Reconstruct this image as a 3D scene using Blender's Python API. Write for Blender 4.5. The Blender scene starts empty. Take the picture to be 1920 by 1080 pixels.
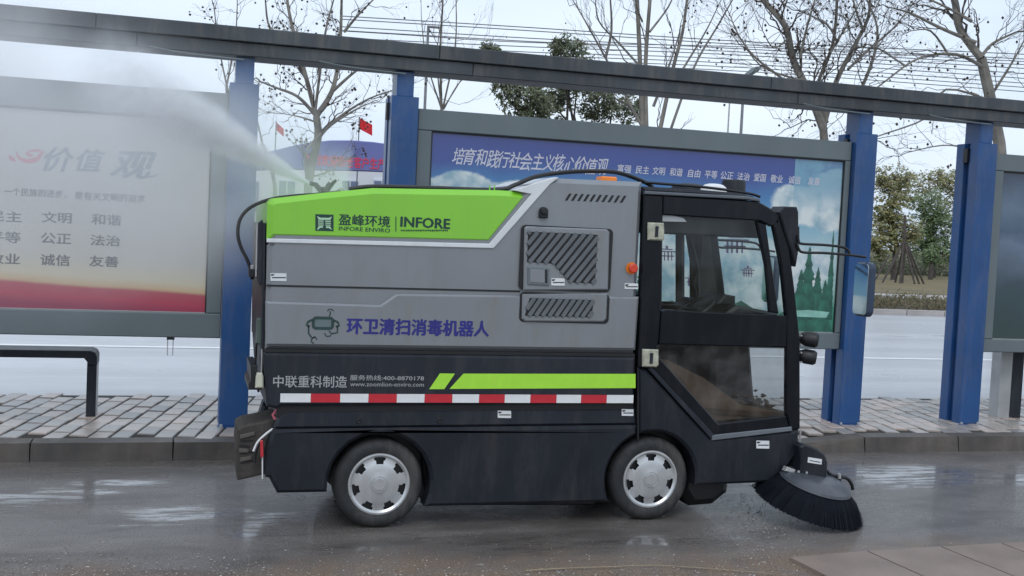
import bpy, math, random
import numpy as np
from mathutils import Vector, Matrix
random.seed(7); np.random.seed(7)
S = bpy.context.scene; C = S.collection

# ---------------------------------------------------------------- camera
F_PX, YAW, PITCH, ROLL, HC = 2097.33, math.radians(16.412), math.radians(2.918), math.radians(2.728), 1.83
def cam_axes():
    cy, sy = math.cos(YAW), math.sin(YAW)
    f = Vector((sy*math.cos(PITCH), cy*math.cos(PITCH), -math.sin(PITCH)))
    r = Vector((cy, -sy, 0)); u = r.cross(f)
    return r*math.cos(ROLL)+u*math.sin(ROLL), -r*math.sin(ROLL)+u*math.cos(ROLL), f
CR, CU, CF = cam_axes()
cam = bpy.data.cameras.new('camera'); co = bpy.data.objects.new('camera', cam); C.objects.link(co)
cam.sensor_width = 36; cam.lens = F_PX/1920*36; cam.clip_start = .05; cam.clip_end = 3000
co.matrix_world = Matrix(((CR.x, CU.x, -CF.x, 0), (CR.y, CU.y, -CF.y, 0), (CR.z, CU.z, -CF.z, HC), (0, 0, 0, 1)))
S.camera = co
# ---------------------------------------------------------------- light: overcast day
SUN_EL, SUN_ROT = math.radians(52), math.radians(200)
w = bpy.data.worlds.new("World"); S.world = w; w.use_nodes = True
nt = w.node_tree; nt.nodes.clear()
sky = nt.nodes.new('ShaderNodeTexSky'); sky.sky_type = 'NISHITA'; sky.sun_disc = False
sky.sun_elevation = SUN_EL; sky.sun_rotation = SUN_ROT; sky.dust_density = 4.0; sky.air_density = 1.0; sky.ozone_density = 1.5
hs = nt.nodes.new('ShaderNodeHueSaturation'); hs.inputs['Saturation'].default_value = .32
tc = nt.nodes.new('ShaderNodeTexCoord'); mp = nt.nodes.new('ShaderNodeMapping'); mp.inputs['Scale'].default_value = (1.2, 1.2, 4)
nz = nt.nodes.new('ShaderNodeTexNoise'); nz.inputs['Scale'].default_value = 1.6; nz.inputs['Detail'].default_value = 6
rp = nt.nodes.new('ShaderNodeValToRGB'); rp.color_ramp.elements[0].position = .35; rp.color_ramp.elements[1].position = .7
rp.color_ramp.elements[0].color = (5.2, 6.25, 7.6, 1); rp.color_ramp.elements[1].color = (6.9, 7.8, 8.9, 1)
mx = nt.nodes.new('ShaderNodeMix'); mx.data_type = 'RGBA'; mx.inputs[0].default_value = .8
bg = nt.nodes.new('ShaderNodeBackground'); bg.inputs[1].default_value = .138
wo = nt.nodes.new('ShaderNodeOutputWorld')
L = nt.links.new
L(sky.outputs[0], hs.inputs['Color']); L(tc.outputs['Generated'], mp.inputs[0]); L(mp.outputs[0], nz.inputs['Vector'])
L(nz.outputs[0], rp.inputs[0]); L(hs.outputs[0], mx.inputs[6]); L(rp.outputs[0], mx.inputs[7]); L(mx.outputs[2], bg.inputs[0]); L(bg.outputs[0], wo.inputs[0])
sl = bpy.data.lights.new('sun', 'SUN'); sl.energy = .55; sl.angle = math.radians(25); sl.color = (1, .97, .93)
so = bpy.data.objects.new('sun', sl); C.objects.link(so); so.location = (0, -20, 40)
sd = Vector((math.sin(SUN_ROT)*math.cos(SUN_EL), math.cos(SUN_ROT)*math.cos(SUN_EL), math.sin(SUN_EL)))
so.rotation_euler = sd.to_track_quat('Z', 'Y').to_euler()
S.view_settings.view_transform = 'Standard'; S.view_settings.look = 'None'; S.view_settings.exposure = 0.13
S.view_settings.gamma = 1; S.view_settings.use_curve_mapping = False
S.cycles.use_denoising = True; S.cycles.volume_bounces = 3; S.cycles.transparent_max_bounces = 24; S.cycles.max_bounces = 8
S.cycles.volume_step_rate = 1.0; S.cycles.volume_max_steps = 128

# ---------------------------------------------------------------- helpers
def ray(px, py): return CF*F_PX + CR*(px-960) + CU*(540-py)
def onY(px, py, Y):
    d = ray(px, py); t = Y/d.y
    return (d.x*t, HC+d.z*t)
def onZ(px, py, z=0):
    d = ray(px, py); t = (z-HC)/d.z
    return (d.x*t, d.y*t)
YV = 6.583; VW = 1.08; YF = YV+VW          # near and far side planes of the sweeper
def V(px, py): return onY(px, py, YV)
def VP(pts): return [V(*p) for p in pts]
WL = {}
def link(o, parent=None):
    C.objects.link(o)
    if parent is not None: o.parent = parent
def empty(name, loc, label, cat, group=None):
    o = bpy.data.objects.new(name, None); C.objects.link(o); o.location = loc; o.empty_display_size = .1
    WL[o.name] = Vector(loc); tag(o, label, cat, group); return o
def tag(o, label=None, cat=None, group=None, kind=None):
    if label: o['label'] = label
    if cat: o['category'] = cat
    if group: o['group'] = group
    if kind: o['kind'] = kind
    return o
def area2(p): return sum(p[i][0]*p[(i+1) % len(p)][1]-p[(i+1) % len(p)][0]*p[i][1] for i in range(len(p)))
def inset(p, c):
    n = len(p); out = []; s = 1 if area2(p) > 0 else -1
    for i in range(n):
        a, b, d = Vector(p[i-1]), Vector(p[i]), Vector(p[(i+1) % n])
        e1 = (b-a).normalized(); e2 = (d-b).normalized()
        n1 = Vector((-e1.y, e1.x))*s; n2 = Vector((-e2.y, e2.x))*s
        m = (n1+n2)
        if m.length < 1e-4: m = n1
        m.normalize(); k = max(.45, m.dot(n1))
        q = b+m*(c/k); out.append((q.x, q.y))
    return out
class MB:
    def __init__(s): s.v = []; s.f = []
    def add(s, vs, fs):
        b = len(s.v); s.v += [tuple(v) for v in vs]; s.f += [tuple(i+b for i in f) for f in fs]; return s
    def box(s, x0, x1, y0, y1, z0, z1):
        return s.add([(x0, y0, z0), (x1, y0, z0), (x1, y1, z0), (x0, y1, z0), (x0, y0, z1), (x1, y0, z1), (x1, y1, z1), (x0, y1, z1)],
                     [(0, 3, 2, 1), (4, 5, 6, 7), (0, 1, 5, 4), (1, 2, 6, 5), (2, 3, 7, 6), (3, 0, 4, 7)])
    def prism(s, p, y0, y1, c=0, cb=None):
        """polygon p in (x,z), extruded from y0 (towards camera) to y1, chamfered ends"""
        if area2(p) < 0: p = p[::-1]
        n = len(p); cb = c if cb is None else cb
        rings = []
        if c: rings.append((inset(p, c), y0)); rings.append((p, y0+c))
        else: rings.append((p, y0))
        if cb: rings.append((p, y1-cb)); rings.append((inset(p, cb), y1))
        else: rings.append((p, y1))
        vs = [(x, y, z) for q, y in rings for x, z in q]; fs = [tuple(range(n))]
        for k in range(len(rings)-1):
            for i in range(n):
                j = (i+1) % n; fs.append((k*n+i, (k+1)*n+i, (k+1)*n+j, k*n+j))
        fs.append(tuple(reversed(range((len(rings)-1)*n, len(rings)*n))))
        return s.add(vs, fs)
    def tube(s, path, r, n=8, r1=None, caps=True):
        path = [Vector(p) for p in path]; m = len(path); vs = []; fs = []
        up = None
        for i, p in enumerate(path):
            d = (path[min(i+1, m-1)]-path[max(i-1, 0)]).normalized()
            if up is None: up = Vector((0, 0, 1)) if abs(d.z) < .9 else Vector((1, 0, 0))
            a = d.cross(up).normalized(); b = a.cross(d).normalized(); up = b
            rr = r if r1 is None else r+(r1-r)*i/(m-1)
            if isinstance(r, (list, tuple)): rr = r[i]
            for k in range(n):
                t = 2*math.pi*k/n; vs.append(p+a*math.cos(t)*rr+b*math.sin(t)*rr)
        for i in range(m-1):
            for k in range(n):
                l = (k+1) % n; fs.append((i*n+k, i*n+l, (i+1)*n+l, (i+1)*n+k))
        if caps: fs.append(tuple(reversed(range(n)))); fs.append(tuple(range((m-1)*n, m*n)))
        return s.add(vs, fs)
    def lathe(s, prof, c, axis=(0, 1, 0), n=48, skip=None):
        """prof: list of (radius, along axis)"""
        ax = Vector(axis).normalized(); a = ax.orthogonal().normalized()
        if abs(ax.y) > .99: a = Vector((1, 0, 0))
        b = ax.cross(a); c = Vector(c); vs = []; fs = []
        for r, h in prof:
            for k in range(n):
                t = 2*math.pi*k/n; vs.append(c+ax*h+(a*math.cos(t)+b*math.sin(t))*r)
        for i in range(len(prof)-1):
            for k in range(n):
                if skip and skip(i, k): continue
                l = (k+1) % n; fs.append((i*n+k, (i+1)*n+k, (i+1)*n+l, i*n+l))
        return s.add(vs, fs)
    def build(s, name, mat, parent=None, smooth=False, fixn=True, **tags):
        vs = np.array(s.v, dtype=float); c = (vs.min(0)+vs.max(0))/2
        if parent is None and tags.get('kind') != 'structure': c[2] = vs[:, 2].min()
        m = bpy.data.meshes.new(name); m.from_pydata((vs-c).tolist(), [], s.f); m.materials.append(mat)
        if fixn and len(s.f) < 60000:
            import bmesh
            bm = bmesh.new(); bm.from_mesh(m); bmesh.ops.recalc_face_normals(bm, faces=bm.faces); bm.to_mesh(m); bm.free()
        if smooth:
            m.polygons.foreach_set('use_smooth', [True]*len(m.polygons))
            if smooth != 'all': m.set_sharp_from_angle(angle=math.radians(35))
        o = bpy.data.objects.new(name, m); link(o, parent)
        cw = Vector(c); o.location = cw-(WL[parent.name] if parent is not None else Vector((0, 0, 0)))
        WL[o.name] = cw
        if tags: tag(o, **tags)
        return o
def circle(cx, cz, r, a0=0, a1=360, n=24): return [(cx+r*math.cos(math.radians(a0+(a1-a0)*i/n)), cz+r*math.sin(math.radians(a0+(a1-a0)*i/n))) for i in range(n+(0 if a1-a0 == 360 else 1))]
def rrect(x0, z0, x1, z1, r, n=5):
    if x0 > x1: x0, x1 = x1, x0
    if z0 > z1: z0, z1 = z1, z0
    o = []
    for cx, cz, a in ((x1-r, z1-r, 0), (x0+r, z1-r, 90), (x0+r, z0+r, 180), (x1-r, z0+r, 270)): o += circle(cx, cz, r, a, a+90, n)
    return o
def smooth_path(pts, k=6):
    pts = [Vector(p) for p in pts]; out = []
    for i in range(len(pts)-1):
        p0, p1, p2, p3 = pts[max(i-1, 0)], pts[i], pts[i+1], pts[min(i+2, len(pts)-1)]
        for j in range(k):
            t = j/k
            out.append(.5*((2*p1)+(p2-p0)*t+(2*p0-5*p1+4*p2-p3)*t*t+(3*p1-p0-3*p2+p3)*t**3))
    out.append(pts[-1]); return out

# ---------------------------------------------------------------- materials
def mat(name, col, rough=.5, metal=0, var=.12, scale=6, bump=0, bscale=40, spec=.5, coat=0, col2=None, dirt=0):
    m = bpy.data.materials.new(name); m.use_nodes = True; t = m.node_tree; b = t.nodes['Principled BSDF']; l = t.links.new
    tc = t.nodes.new('ShaderNodeTexCoord'); n = t.nodes.new('ShaderNodeTexNoise'); n.inputs['Scale'].default_value = scale; n.inputs['Detail'].default_value = 8
    l(tc.outputs['Object'], n.inputs['Vector'])
    r = t.nodes.new('ShaderNodeValToRGB'); r.color_ramp.elements[0].position = .3; r.color_ramp.elements[1].position = .7
    c2 = col2 or tuple(min(1, x*(1+var)) for x in col); c1 = tuple(x*(1-var) for x in col) if not col2 else col
    r.color_ramp.elements[0].color = (*c1, 1); r.color_ramp.elements[1].color = (*c2, 1)
    l(n.outputs[0], r.inputs[0]); l(r.outputs[0], b.inputs['Base Color'])
    mr = t.nodes.new('ShaderNodeMapRange'); mr.inputs[3].default_value = max(.02, rough*.8); mr.inputs[4].default_value = min(1, rough*1.25)
    n2 = t.nodes.new('ShaderNodeTexNoise'); n2.inputs['Scale'].default_value = scale*2.3; n2.inputs['Detail'].default_value = 5
    l(tc.outputs['Object'], n2.inputs['Vector']); l(n2.outputs[0], mr.inputs[0]); l(mr.outputs[0], b.inputs['Roughness'])
    b.inputs['Metallic'].default_value = metal; b.inputs['Specular IOR Level'].default_value = spec; b.inputs['Coat Weight'].default_value = coat; b.inputs['Coat Roughness'].default_value = .15
    if bump:
        n3 = t.nodes.new('ShaderNodeTexNoise'); n3.inputs['Scale'].default_value = bscale; n3.inputs['Detail'].default_value = 4
        bp = t.nodes.new('ShaderNodeBump'); bp.inputs['Strength'].default_value = bump; bp.inputs['Distance'].default_value = .01
        l(tc.outputs['Object'], n3.inputs['Vector']); l(n3.outputs[0], bp.inputs['Height']); l(bp.outputs[0], b.inputs['Normal'])
    if dirt:   # splashed dirt of its own irregular shape
        n4 = t.nodes.new('ShaderNodeTexNoise'); n4.inputs['Scale'].default_value = 3; n4.inputs['Detail'].default_value = 12; n4.inputs['Roughness'].default_value = .7
        mpn = t.nodes.new('ShaderNodeMapping'); mpn.inputs['Scale'].default_value = (2.5, 1, .6); l(tc.outputs['Object'], mpn.inputs[0]); l(mpn.outputs[0], n4.inputs['Vector'])
        r4 = t.nodes.new('ShaderNodeMapRange'); r4.inputs[1].default_value = .48; r4.inputs[2].default_value = .75; r4.inputs[4].default_value = dirt; l(n4.outputs[0], r4.inputs[0])
        mm = t.nodes.new('ShaderNodeMix'); mm.data_type = 'RGBA'; mm.inputs[7].default_value = (.20, .18, .16, 1)
        l(r4.outputs[0], mm.inputs[0]); l(r.outputs[0], mm.inputs[6]); l(mm.outputs[2], b.inputs['Base Color'])
    return m
M = {}
M['paint_grey'] = mat('grey paint', (.23, .245, .265), .30, .25, .05, 2, coat=.3, dirt=.45)
M['paint_green'] = mat('green paint', (.22, .56, .035), .35, 0, .04, 2, coat=.3, dirt=.10)
M['paint_light'] = mat('light grey paint', (.66, .69, .71), .4, 0, .05, 3, coat=.2, dirt=.2)
M['dark'] = mat('dark charcoal plastic', (.0135, .0165, .023), .45, 0, .2, 3, bump=.05, bscale=90, dirt=.12, spec=.25)
M['gloss'] = mat('glossy black cab frame', (.006, .008, .012), .22, 0, .2, 3, spec=.25, dirt=.05)
M['dark2'] = mat('charcoal panel', (.020, .024, .033), .45, 0, .12, 3, dirt=.15, spec=.25)
M['black'] = mat('black', (.008, .009, .011), .45, 0, .2, 5)
M['rubber'] = mat('tyre rubber', (.020, .021, .023), .7, 0, .3, 12, bump=.3, bscale=60, dirt=.35)
M['hub'] = mat('silver plastic', (.54, .55, .56), .28, .6, .12, 8, dirt=.45)
M['white'] = mat('white', (.72, .73, .74), .45, 0, .08, 12, dirt=.12)
M['red'] = mat('red tape', (.52, .02, .035), .4, 0, .08, 12, dirt=.06)
M['lime'] = mat('lime tape', (.38, .75, .05), .4, 0, .05, 8, dirt=.12)
M['ink_green'] = mat('dark green ink', (.008, .045, .035), .4)
M['ink_blue'] = mat('blue ink', (.02, .022, .19), .4)
M['ink_white'] = mat('pale ink', (.34, .35, .36), .5)
M['amber'] = mat('amber lens', (.8, .22, .02), .25)
M['redbtn'] = mat('red button', (.6, .05, .02), .35)
M['beige'] = mat('pale beige metal', (.42, .42, .33), .45, .1, .25, 30)
M['bottle'] = mat('beige bottle', (.5, .5, .4), .4)
M['brown'] = mat('muddy brown mat', (.13, .085, .05), .8, 0, .5, 9, bump=.5, bscale=30, col2=(.05, .035, .025))
M['blue'] = mat('blue paint', (.013, .070, .215), .36, 0, .16, 1.5, dirt=.3)
M['steel'] = mat('grey paint frame', (.135, .165, .178), .5, .1, .08, 2, dirt=.12)
M['beam'] = mat('weathered grey beam', (.050, .058, .068), .55, .1, .3, 1.4, bump=.15, dirt=.4)
M['chrome'] = mat('mirror', (.75, .8, .8), .06, 1, .02)
M['bare'] = mat('galvanised steel', (.42, .42, .42), .5, .4, .15, 5)
M['bark'] = mat('plane tree bark', (.24, .22, .19), .85, 0, .3, 3, col2=(.11, .1, .09), bump=.3, bscale=12)
M['twig'] = mat('twig', (.075, .062, .055), .85, 0, .3, 5)
M['seed'] = mat('seed ball', (.05, .035, .025), .9, 0, .3, 9)
M['wall_white'] = mat('white building wall', (.74, .77, .82), .7, 0, .06, .4)
M['banner'] = mat('blue banner', (.15, .17, .42), .6, 0, .1, .2)
M['flag'] = mat('red flag', (.7, .03, .04), .6)
M['glassblue'] = mat('blue grey window', (.18, .23, .36), .25)
M['wire'] = mat('wire', (.2, .21, .23), .6)
def glass(name, tint, alpha):
    m = bpy.data.materials.new(name); m.use_nodes = True; t = m.node_tree; t.nodes.clear(); l = t.links.new
    o = t.nodes.new('ShaderNodeOutputMaterial'); tr = t.nodes.new('ShaderNodeBsdfTransparent'); tr.inputs[0].default_value = (*tint, 1)
    gl = t.nodes.new('ShaderNodeBsdfGlossy'); gl.inputs['Roughness'].default_value = .03
    df = t.nodes.new('ShaderNodeBsdfDiffuse'); df.inputs[0].default_value = (.35, .36, .36, 1)
    n = t.nodes.new('ShaderNodeTexNoise'); n.inputs['Scale'].default_value = 7; n.inputs['Detail'].default_value = 10
    tc = t.nodes.new('ShaderNodeTexCoord'); l(tc.outputs['Object'], n.inputs['Vector'])
    r = t.nodes.new('ShaderNodeMapRange'); r.inputs[1].default_value = .4; r.inputs[2].default_value = .75; r.inputs[4].default_value = alpha; l(n.outputs[0], r.inputs[0])
    fr = t.nodes.new('ShaderNodeFresnel'); fr.inputs[0].default_value = 1.45
    m1 = t.nodes.new('ShaderNodeMixShader'); m2 = t.nodes.new('ShaderNodeMixShader')
    l(r.outputs[0], m1.inputs[0]); l(tr.outputs[0], m1.inputs[1]); l(df.outputs[0], m1.inputs[2])
    l(fr.outputs[0], m2.inputs[0]); l(m1.outputs[0], m2.inputs[1]); l(gl.outputs[0], m2.inputs[2]); l(m2.outputs[0], o.inputs[0])
    return m
M['glass'] = glass('cab glass', (.90, .95, .94), .08)
M['glass_low'] = glass('tinted glass', (.62, .62, .62), .16)

def leafmat(name, a, b, c):
    m = bpy.data.materials.new(name); m.use_nodes = True; t = m.node_tree; bs = t.nodes['Principled BSDF']; l = t.links.new
    g = t.nodes.new('ShaderNodeNewGeometry'); r = t.nodes.new('ShaderNodeValToRGB')
    r.color_ramp.elements[0].color = (*a, 1); r.color_ramp.elements[1].color = (*c, 1); e = r.color_ramp.elements.new(.5); e.color = (*b, 1)
    l(g.outputs['Random Per Island'], r.inputs[0]); l(r.outputs[0], bs.inputs['Base Color']); bs.inputs['Roughness'].default_value = .6
    return m
M['leaf_dark'] = leafmat('dark evergreen leaves', (.07, .085, .05), (.11, .13, .07), (.17, .18, .10))
M['leaf_olive'] = leafmat('olive leaves', (.10, .13, .045), (.19, .19, .07), (.32, .26, .11))
M['leaf_green'] = leafmat('green leaves', (.065, .11, .045), (.11, .17, .07), (.2, .23, .09))
M['leaf_brown'] = leafmat('dry leaves', (.10, .07, .03), (.16, .12, .06), (.08, .1, .03))
# ================================================================ SETTING
def ground_mat(name, base, col2, rough, puddle, dirtband=None, bump=.35, bsc=55, puddles=(), wetr=.12):
    """wet road: aggregate grain, damp streaks, water films where the surface is smooth"""
    m = bpy.data.materials.new(name); m.use_nodes = True; t = m.node_tree; b = t.nodes['Principled BSDF']; l = t.links.new
    N = t.nodes.new
    geo = N('ShaderNodeNewGeometry'); pos = geo.outputs['Position']
    def noise(sc, det, mapping=(1, 1, 1), ro=.55):
        mp = N('ShaderNodeMapping'); mp.inputs['Scale'].default_value = mapping; l(pos, mp.inputs[0])
        n = N('ShaderNodeTexNoise'); n.inputs['Scale'].default_value = sc; n.inputs['Detail'].default_value = det; n.inputs['Roughness'].default_value = ro
        l(mp.outputs[0], n.inputs['Vector']); return n.outputs[0]
    def mrange(x, a, bb, c=0, d=1):
        r = N('ShaderNodeMapRange'); r.interpolation_type = 'SMOOTHSTEP'
        r.inputs[1].default_value = a; r.inputs[2].default_value = bb; r.inputs[3].default_value = c; r.inputs[4].default_value = d; l(x, r.inputs[0]); return r.outputs[0]
    def mixc(f, a, bb):
        mm = N('ShaderNodeMix'); mm.data_type = 'RGBA'; l(f, mm.inputs[0])
        for i, x in ((6, a), (7, bb)):
            if isinstance(x, tuple): mm.inputs[i].default_value = (*x, 1)
            else: l(x, mm.inputs[i])
        return mm.outputs[2]
    def math_(op, a, bb):
        mm = N('ShaderNodeMath'); mm.operation = op
        for i, x in ((0, a), (1, bb)):
            if isinstance(x, (int, float)): mm.inputs[i].default_value = x
            else: l(x, mm.inputs[i])
        return mm.outputs[0]
    fine = noise(110, 4, ro=.7); mid = noise(3, 8, (.6, 1.4, 1)); big = noise(.7, 6, (.5, 1.3, 1))
    vor = N('ShaderNodeTexVoronoi'); vor.inputs['Scale'].default_value = 70; l(pos, vor.inputs['Vector'])
    colr = mixc(mrange(fine, .35, .7), base, col2)
    colr = mixc(mrange(mid, .42, .7, 0, .6 if dirtband else .12), colr, tuple(x*.55 for x in base))
    strk = noise(1.1, 9, (.25, 2.2, 1), .65); colr = mixc(mrange(strk, .5, .72, 0, .4 if dirtband else .05), colr, tuple(x*1.3 for x in col2))
    rr = mrange(mid, .3, .7, rough*.75, rough*1.3)
    wet = mrange(big, puddle, puddle+.06)
    if not dirtband:   # worn wheel tracks along the carriageway
        colr = mixc(mrange(noise(1.0, 4, (.015, .8, 1)), .42, .6, 0, .45), colr, tuple(x*.62 for x in base)); rr = mrange(mid, .3, .7, rough*.95, rough*1.08)
    for (px, py, rad) in puddles:
        X, Y = onZ(px, py)
        vs = N('ShaderNodeVectorMath'); vs.operation = 'SUBTRACT'; l(pos, vs.inputs[0]); vs.inputs[1].default_value = (X, Y, 0)
        vm = N('ShaderNodeVectorMath'); vm.operation = 'MULTIPLY'; l(vs.outputs[0], vm.inputs[0]); vm.inputs[1].default_value = (1/rad[0], 1/rad[1], 0)
        vl = N('ShaderNodeVectorMath'); vl.operation = 'LENGTH'; l(vm.outputs[0], vl.inputs[0])
        d = math_('ADD', vl.outputs['Value'], math_('MULTIPLY', mid, 1.6)); wet = math_('MAXIMUM', wet, mrange(d, 1.3, 2.0, .9, 0))
    wet = math_('MULTIPLY', wet, mrange(noise(7, 8, (.35, 1.8, 1), .7), .40, .58))
    if dirtband:
        sep = N('ShaderNodeSeparateXYZ'); l(pos, sep.inputs[0])
        yy = math_('ADD', sep.outputs[1], math_('MULTIPLY', noise(1.3, 6), .9))
        dm = mrange(yy, dirtband[0]+.45, dirtband[1]+.45, 1, 0)
        grit = mixc(mrange(noise(90, 4), .4, .65), (.13, .085, .056), (.29, .205, .145))
        colr = mixc(math_('MULTIPLY', dm, mrange(noise(6, 8), .35, .6, .45, 1)), colr, grit)
        rr = math_('ADD', rr, math_('MULTIPLY', dm, .35))
    rmix = N('ShaderNodeMix'); rmix.data_type = 'FLOAT'; l(wet, rmix.inputs[0]); l(rr, rmix.inputs[2]); rmix.inputs[3].default_value = wetr
    l(colr, b.inputs['Base Color']); l(rmix.outputs[0], b.inputs['Roughness']); b.inputs['Specular IOR Level'].default_value = .8; b.inputs['Coat Roughness'].default_value = .10; b.inputs['Coat IOR'].default_value = 1.6
    if dirtband: l(mrange(wet, 0, 1, .12, 1), b.inputs['Coat Weight'])
    bp = N('ShaderNodeBump'); bp.inputs['Distance'].default_value = .006
    bs = mrange(wet, 0, 1, bump, bump*.28); l(bs, bp.inputs['Strength'])
    l(math_('ADD', fine, vor.outputs['Distance']), bp.inputs['Height']); l(bp.outputs[0], b.inputs['Normal'])
    return m
def sheet(name, x0, x1, y0, y1, z, m, nx=1, ny=1, **k):
    b = MB(); vs = [(x0+(x1-x0)*i/nx, y0+(y1-y0)*j/ny, z) for j in range(ny+1) for i in range(nx+1)]
    fs = [(j*(nx+1)+i, j*(nx+1)+i+1, (j+1)*(nx+1)+i+1, (j+1)*(nx+1)+i) for j in range(ny) for i in range(nx)]
    b.add(vs, fs); return b.build(name, m, fixn=False, kind='structure', **k)
M['asphalt'] = ground_mat('wet asphalt', (.082, .072, .067), (.225, .20, .185), .30, .58, (5.6, 6.2), .9, 60,
    [(1690, 885, (.75, .65)), (350, 965, (.42, .22)), (490, 995, (.20, .25)), (90, 930, (.5, .25)), (1900, 900, (.5, .2)), (230, 905, (.35, .12)), (620, 1030, (.3, .1))])
M['far_asphalt'] = ground_mat('pale wet concrete', (.40, .405, .43), (.46, .465, .49), .3, .62, None, .0, 12)
M['grass'] = mat('winter grass', (.10, .085, .035), .9, 0, .3, .35, col2=(.20, .15, .07))
M['soil'] = mat('planted soil', (.09, .07, .045), .95, 0, .4, 3)
M['kerb'] = mat('kerb stone', (.045, .040, .036), .55, 0, .4, 4, bump=.5, bscale=18, dirt=.25, col2=(.10, .082, .068))
M['kerb_pale'] = mat('pale kerb', (.42, .39, .37), .7, 0, .15, 2)
M['paving_base'] = mat('joint sand', (.030, .025, .020), .8, 0, .3, 9)
M['pavers'] = []
for i, c in enumerate([(.36, .31, .275), (.29, .265, .245), (.42, .34, .30), (.22, .205, .195)]):
    M['pavers'].append(mat('paver %d' % i, c, .32, 0, .2, 5, bump=.25, bscale=40, dirt=.35))
M['slab'] = mat('brown pavement slab', (.235, .18, .15), .5, 0, .22, 2.2, bump=.25, bscale=50, dirt=.3)
M['line'] = mat('road paint', (.75, .75, .74), .4, 0, .05, 5)

Z0 = 0.0
sheet('ground', -900, 1500, -60, 2200, -.06, M['grass'])
sheet('near_road', -30, 45, -4, 8.72, Z0, M['asphalt'])
sheet('far_road', -120, 190, 11.02, 26.9, Z0, M['far_asphalt'])
for i, (a, wd) in enumerate(((16.0, .18),)):
    sheet('lane_line', -120, 190, a, a+wd, Z0+.004, M['line'])
sheet('verge', -130, 200, 27.15, 33.5, .10, M['soil'])
sheet('path', -130, 200, 34.0, 37.5, .10, M['kerb_pale'])
sheet('field', -300, 500, 38, 120, .09, M['grass'])
# far kerb stones
fk = None
for i in range(60):
    x = 2+i*1.25
    if fk is None: fk = MB().box(x, x+1.22, 26.9, 27.15, -.02, .14).build('kerb_stone', M['kerb_pale'], None); fkp = bpy.data.objects['verge']; fk.parent = fkp; fk.location -= WL['verge']; x0 = x; base = fk.location.copy()
    else:
        k = fk.copy(); link(k, fkp); k.location = base+Vector((x-x0, 0, 0))

# ---- raised paved island
PT = .13
def drop(x, y):   # the kerb dips to the road left of the right-hand post
    a = max(0, min(1, (5.95-x)/.7)) * max(0, min(1, (x-4.0)/.6)); b = max(0, min(1, (9.35-y)/.75))
    a = a*a*(3-2*a); return -.10*a*b
b = MB(); nx, ny = 120, 12; X0, X1, Y0, Y1 = -4, 15, 8.80, 11.0
vs = [(X0+(X1-X0)*i/nx, Y0+(Y1-Y0)*j/ny, PT-.012+drop(X0+(X1-X0)*i/nx, Y0+(Y1-Y0)*j/ny)) for j in range(ny+1) for i in range(nx+1)]
fs = [(j*(nx+1)+i, j*(nx+1)+i+1, (j+1)*(nx+1)+i+1, (j+1)*(nx+1)+i) for j in range(ny) for i in range(nx)]
n0 = len(vs); vs += [(X0, Y1, -.1), (X1, Y1, -.1)]; fs.append((ny*(nx+1), ny*(nx+1)+nx, n0+1, n0))
side = b.add(vs, fs).build('sidewalk', M['paving_base'], fixn=False, kind='structure')
def frange(a, bb, s):
    while a < bb: yield a; a += s
ang = math.radians(-11.5); ca, sa = math.cos(ang), math.sin(ang)
cells = []
BW, BL = .155, .30
for i in range(-60, 140):
    for j in range(-40, 60):
        u = i*BW; v = j*BL+(i % 2)*BL*.5+((i*7) % 3)*.03
        x = 5+ca*u-sa*v; y = 9.9+sa*u+ca*v
        if -2.2 < x < 13 and 8.90 < y < 10.93: cells.append((x, y))
def visible(x, y):
    d = Vector((x, y, PT))-Vector((0, 0, HC)); z = d.dot(CF); px = 960+F_PX*d.dot(CR)/z; py = 540-F_PX*d.dot(CU)/z
    if not (-20 < px < 1940): return -1
    hid = 470 < px < 1480 and py < 990
    return (0 if hid else 10)+1/z
cells.sort(key=lambda c: -visible(*c))
def brick_mesh(m, l2, w2):
    bb = MB(); h = .012; c = .006
    bb.prism([(-w2, -l2), (w2, -l2), (w2, l2), (-w2, l2)], 0, h+.01, 0, c)
    me = bpy.data.meshes.new('brick'); me.from_pydata([(x, z, y-.01) for x, y, z in bb.v], [], [tuple(reversed(f)) for f in bb.f]); me.materials.append(m)
    return me
bms = [brick_mesh(m, BL/2-.010, BW/2-.010) for m in M['pavers']]
rest = [MB() for _ in M['pavers']]
sw = WL['sidewalk']; cnt = 0
for (x, y) in cells:
    if visible(x, y) < 0: continue
    k = random.choices(range(4), (4, 3, 3, 1.5))[0]
    z = PT-.010+drop(x, y)+random.uniform(-.004, .005); rz = ang+random.uniform(-.02, .02)
    if cnt < 300:
        o = bpy.data.objects.new('brick', bms[k]); link(o, side); o.location = Vector((x, y, z))-sw
        o.rotation_euler = (random.uniform(-.015, .015), random.uniform(-.015, .015), rz); cnt += 1
    else:
        R_ = Matrix.Rotation(rz, 3, 'Z'); rest[k].add([R_ @ v.co+Vector((x, y, z)) for v in bms[k].vertices], [tuple(p.vertices) for p in bms[k].polygons])
bb = MB(); mi = []
for k, r_ in enumerate(rest):
    bb.add(r_.v, r_.f); mi += [k]*len(r_.f)
o = bb.build('bricks', M['pavers'][0], side, fixn=False, kind='stuff')
for m_ in M['pavers'][1:]: o.data.materials.append(m_)
o.data.polygons.foreach_set('material_index', mi)
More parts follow.
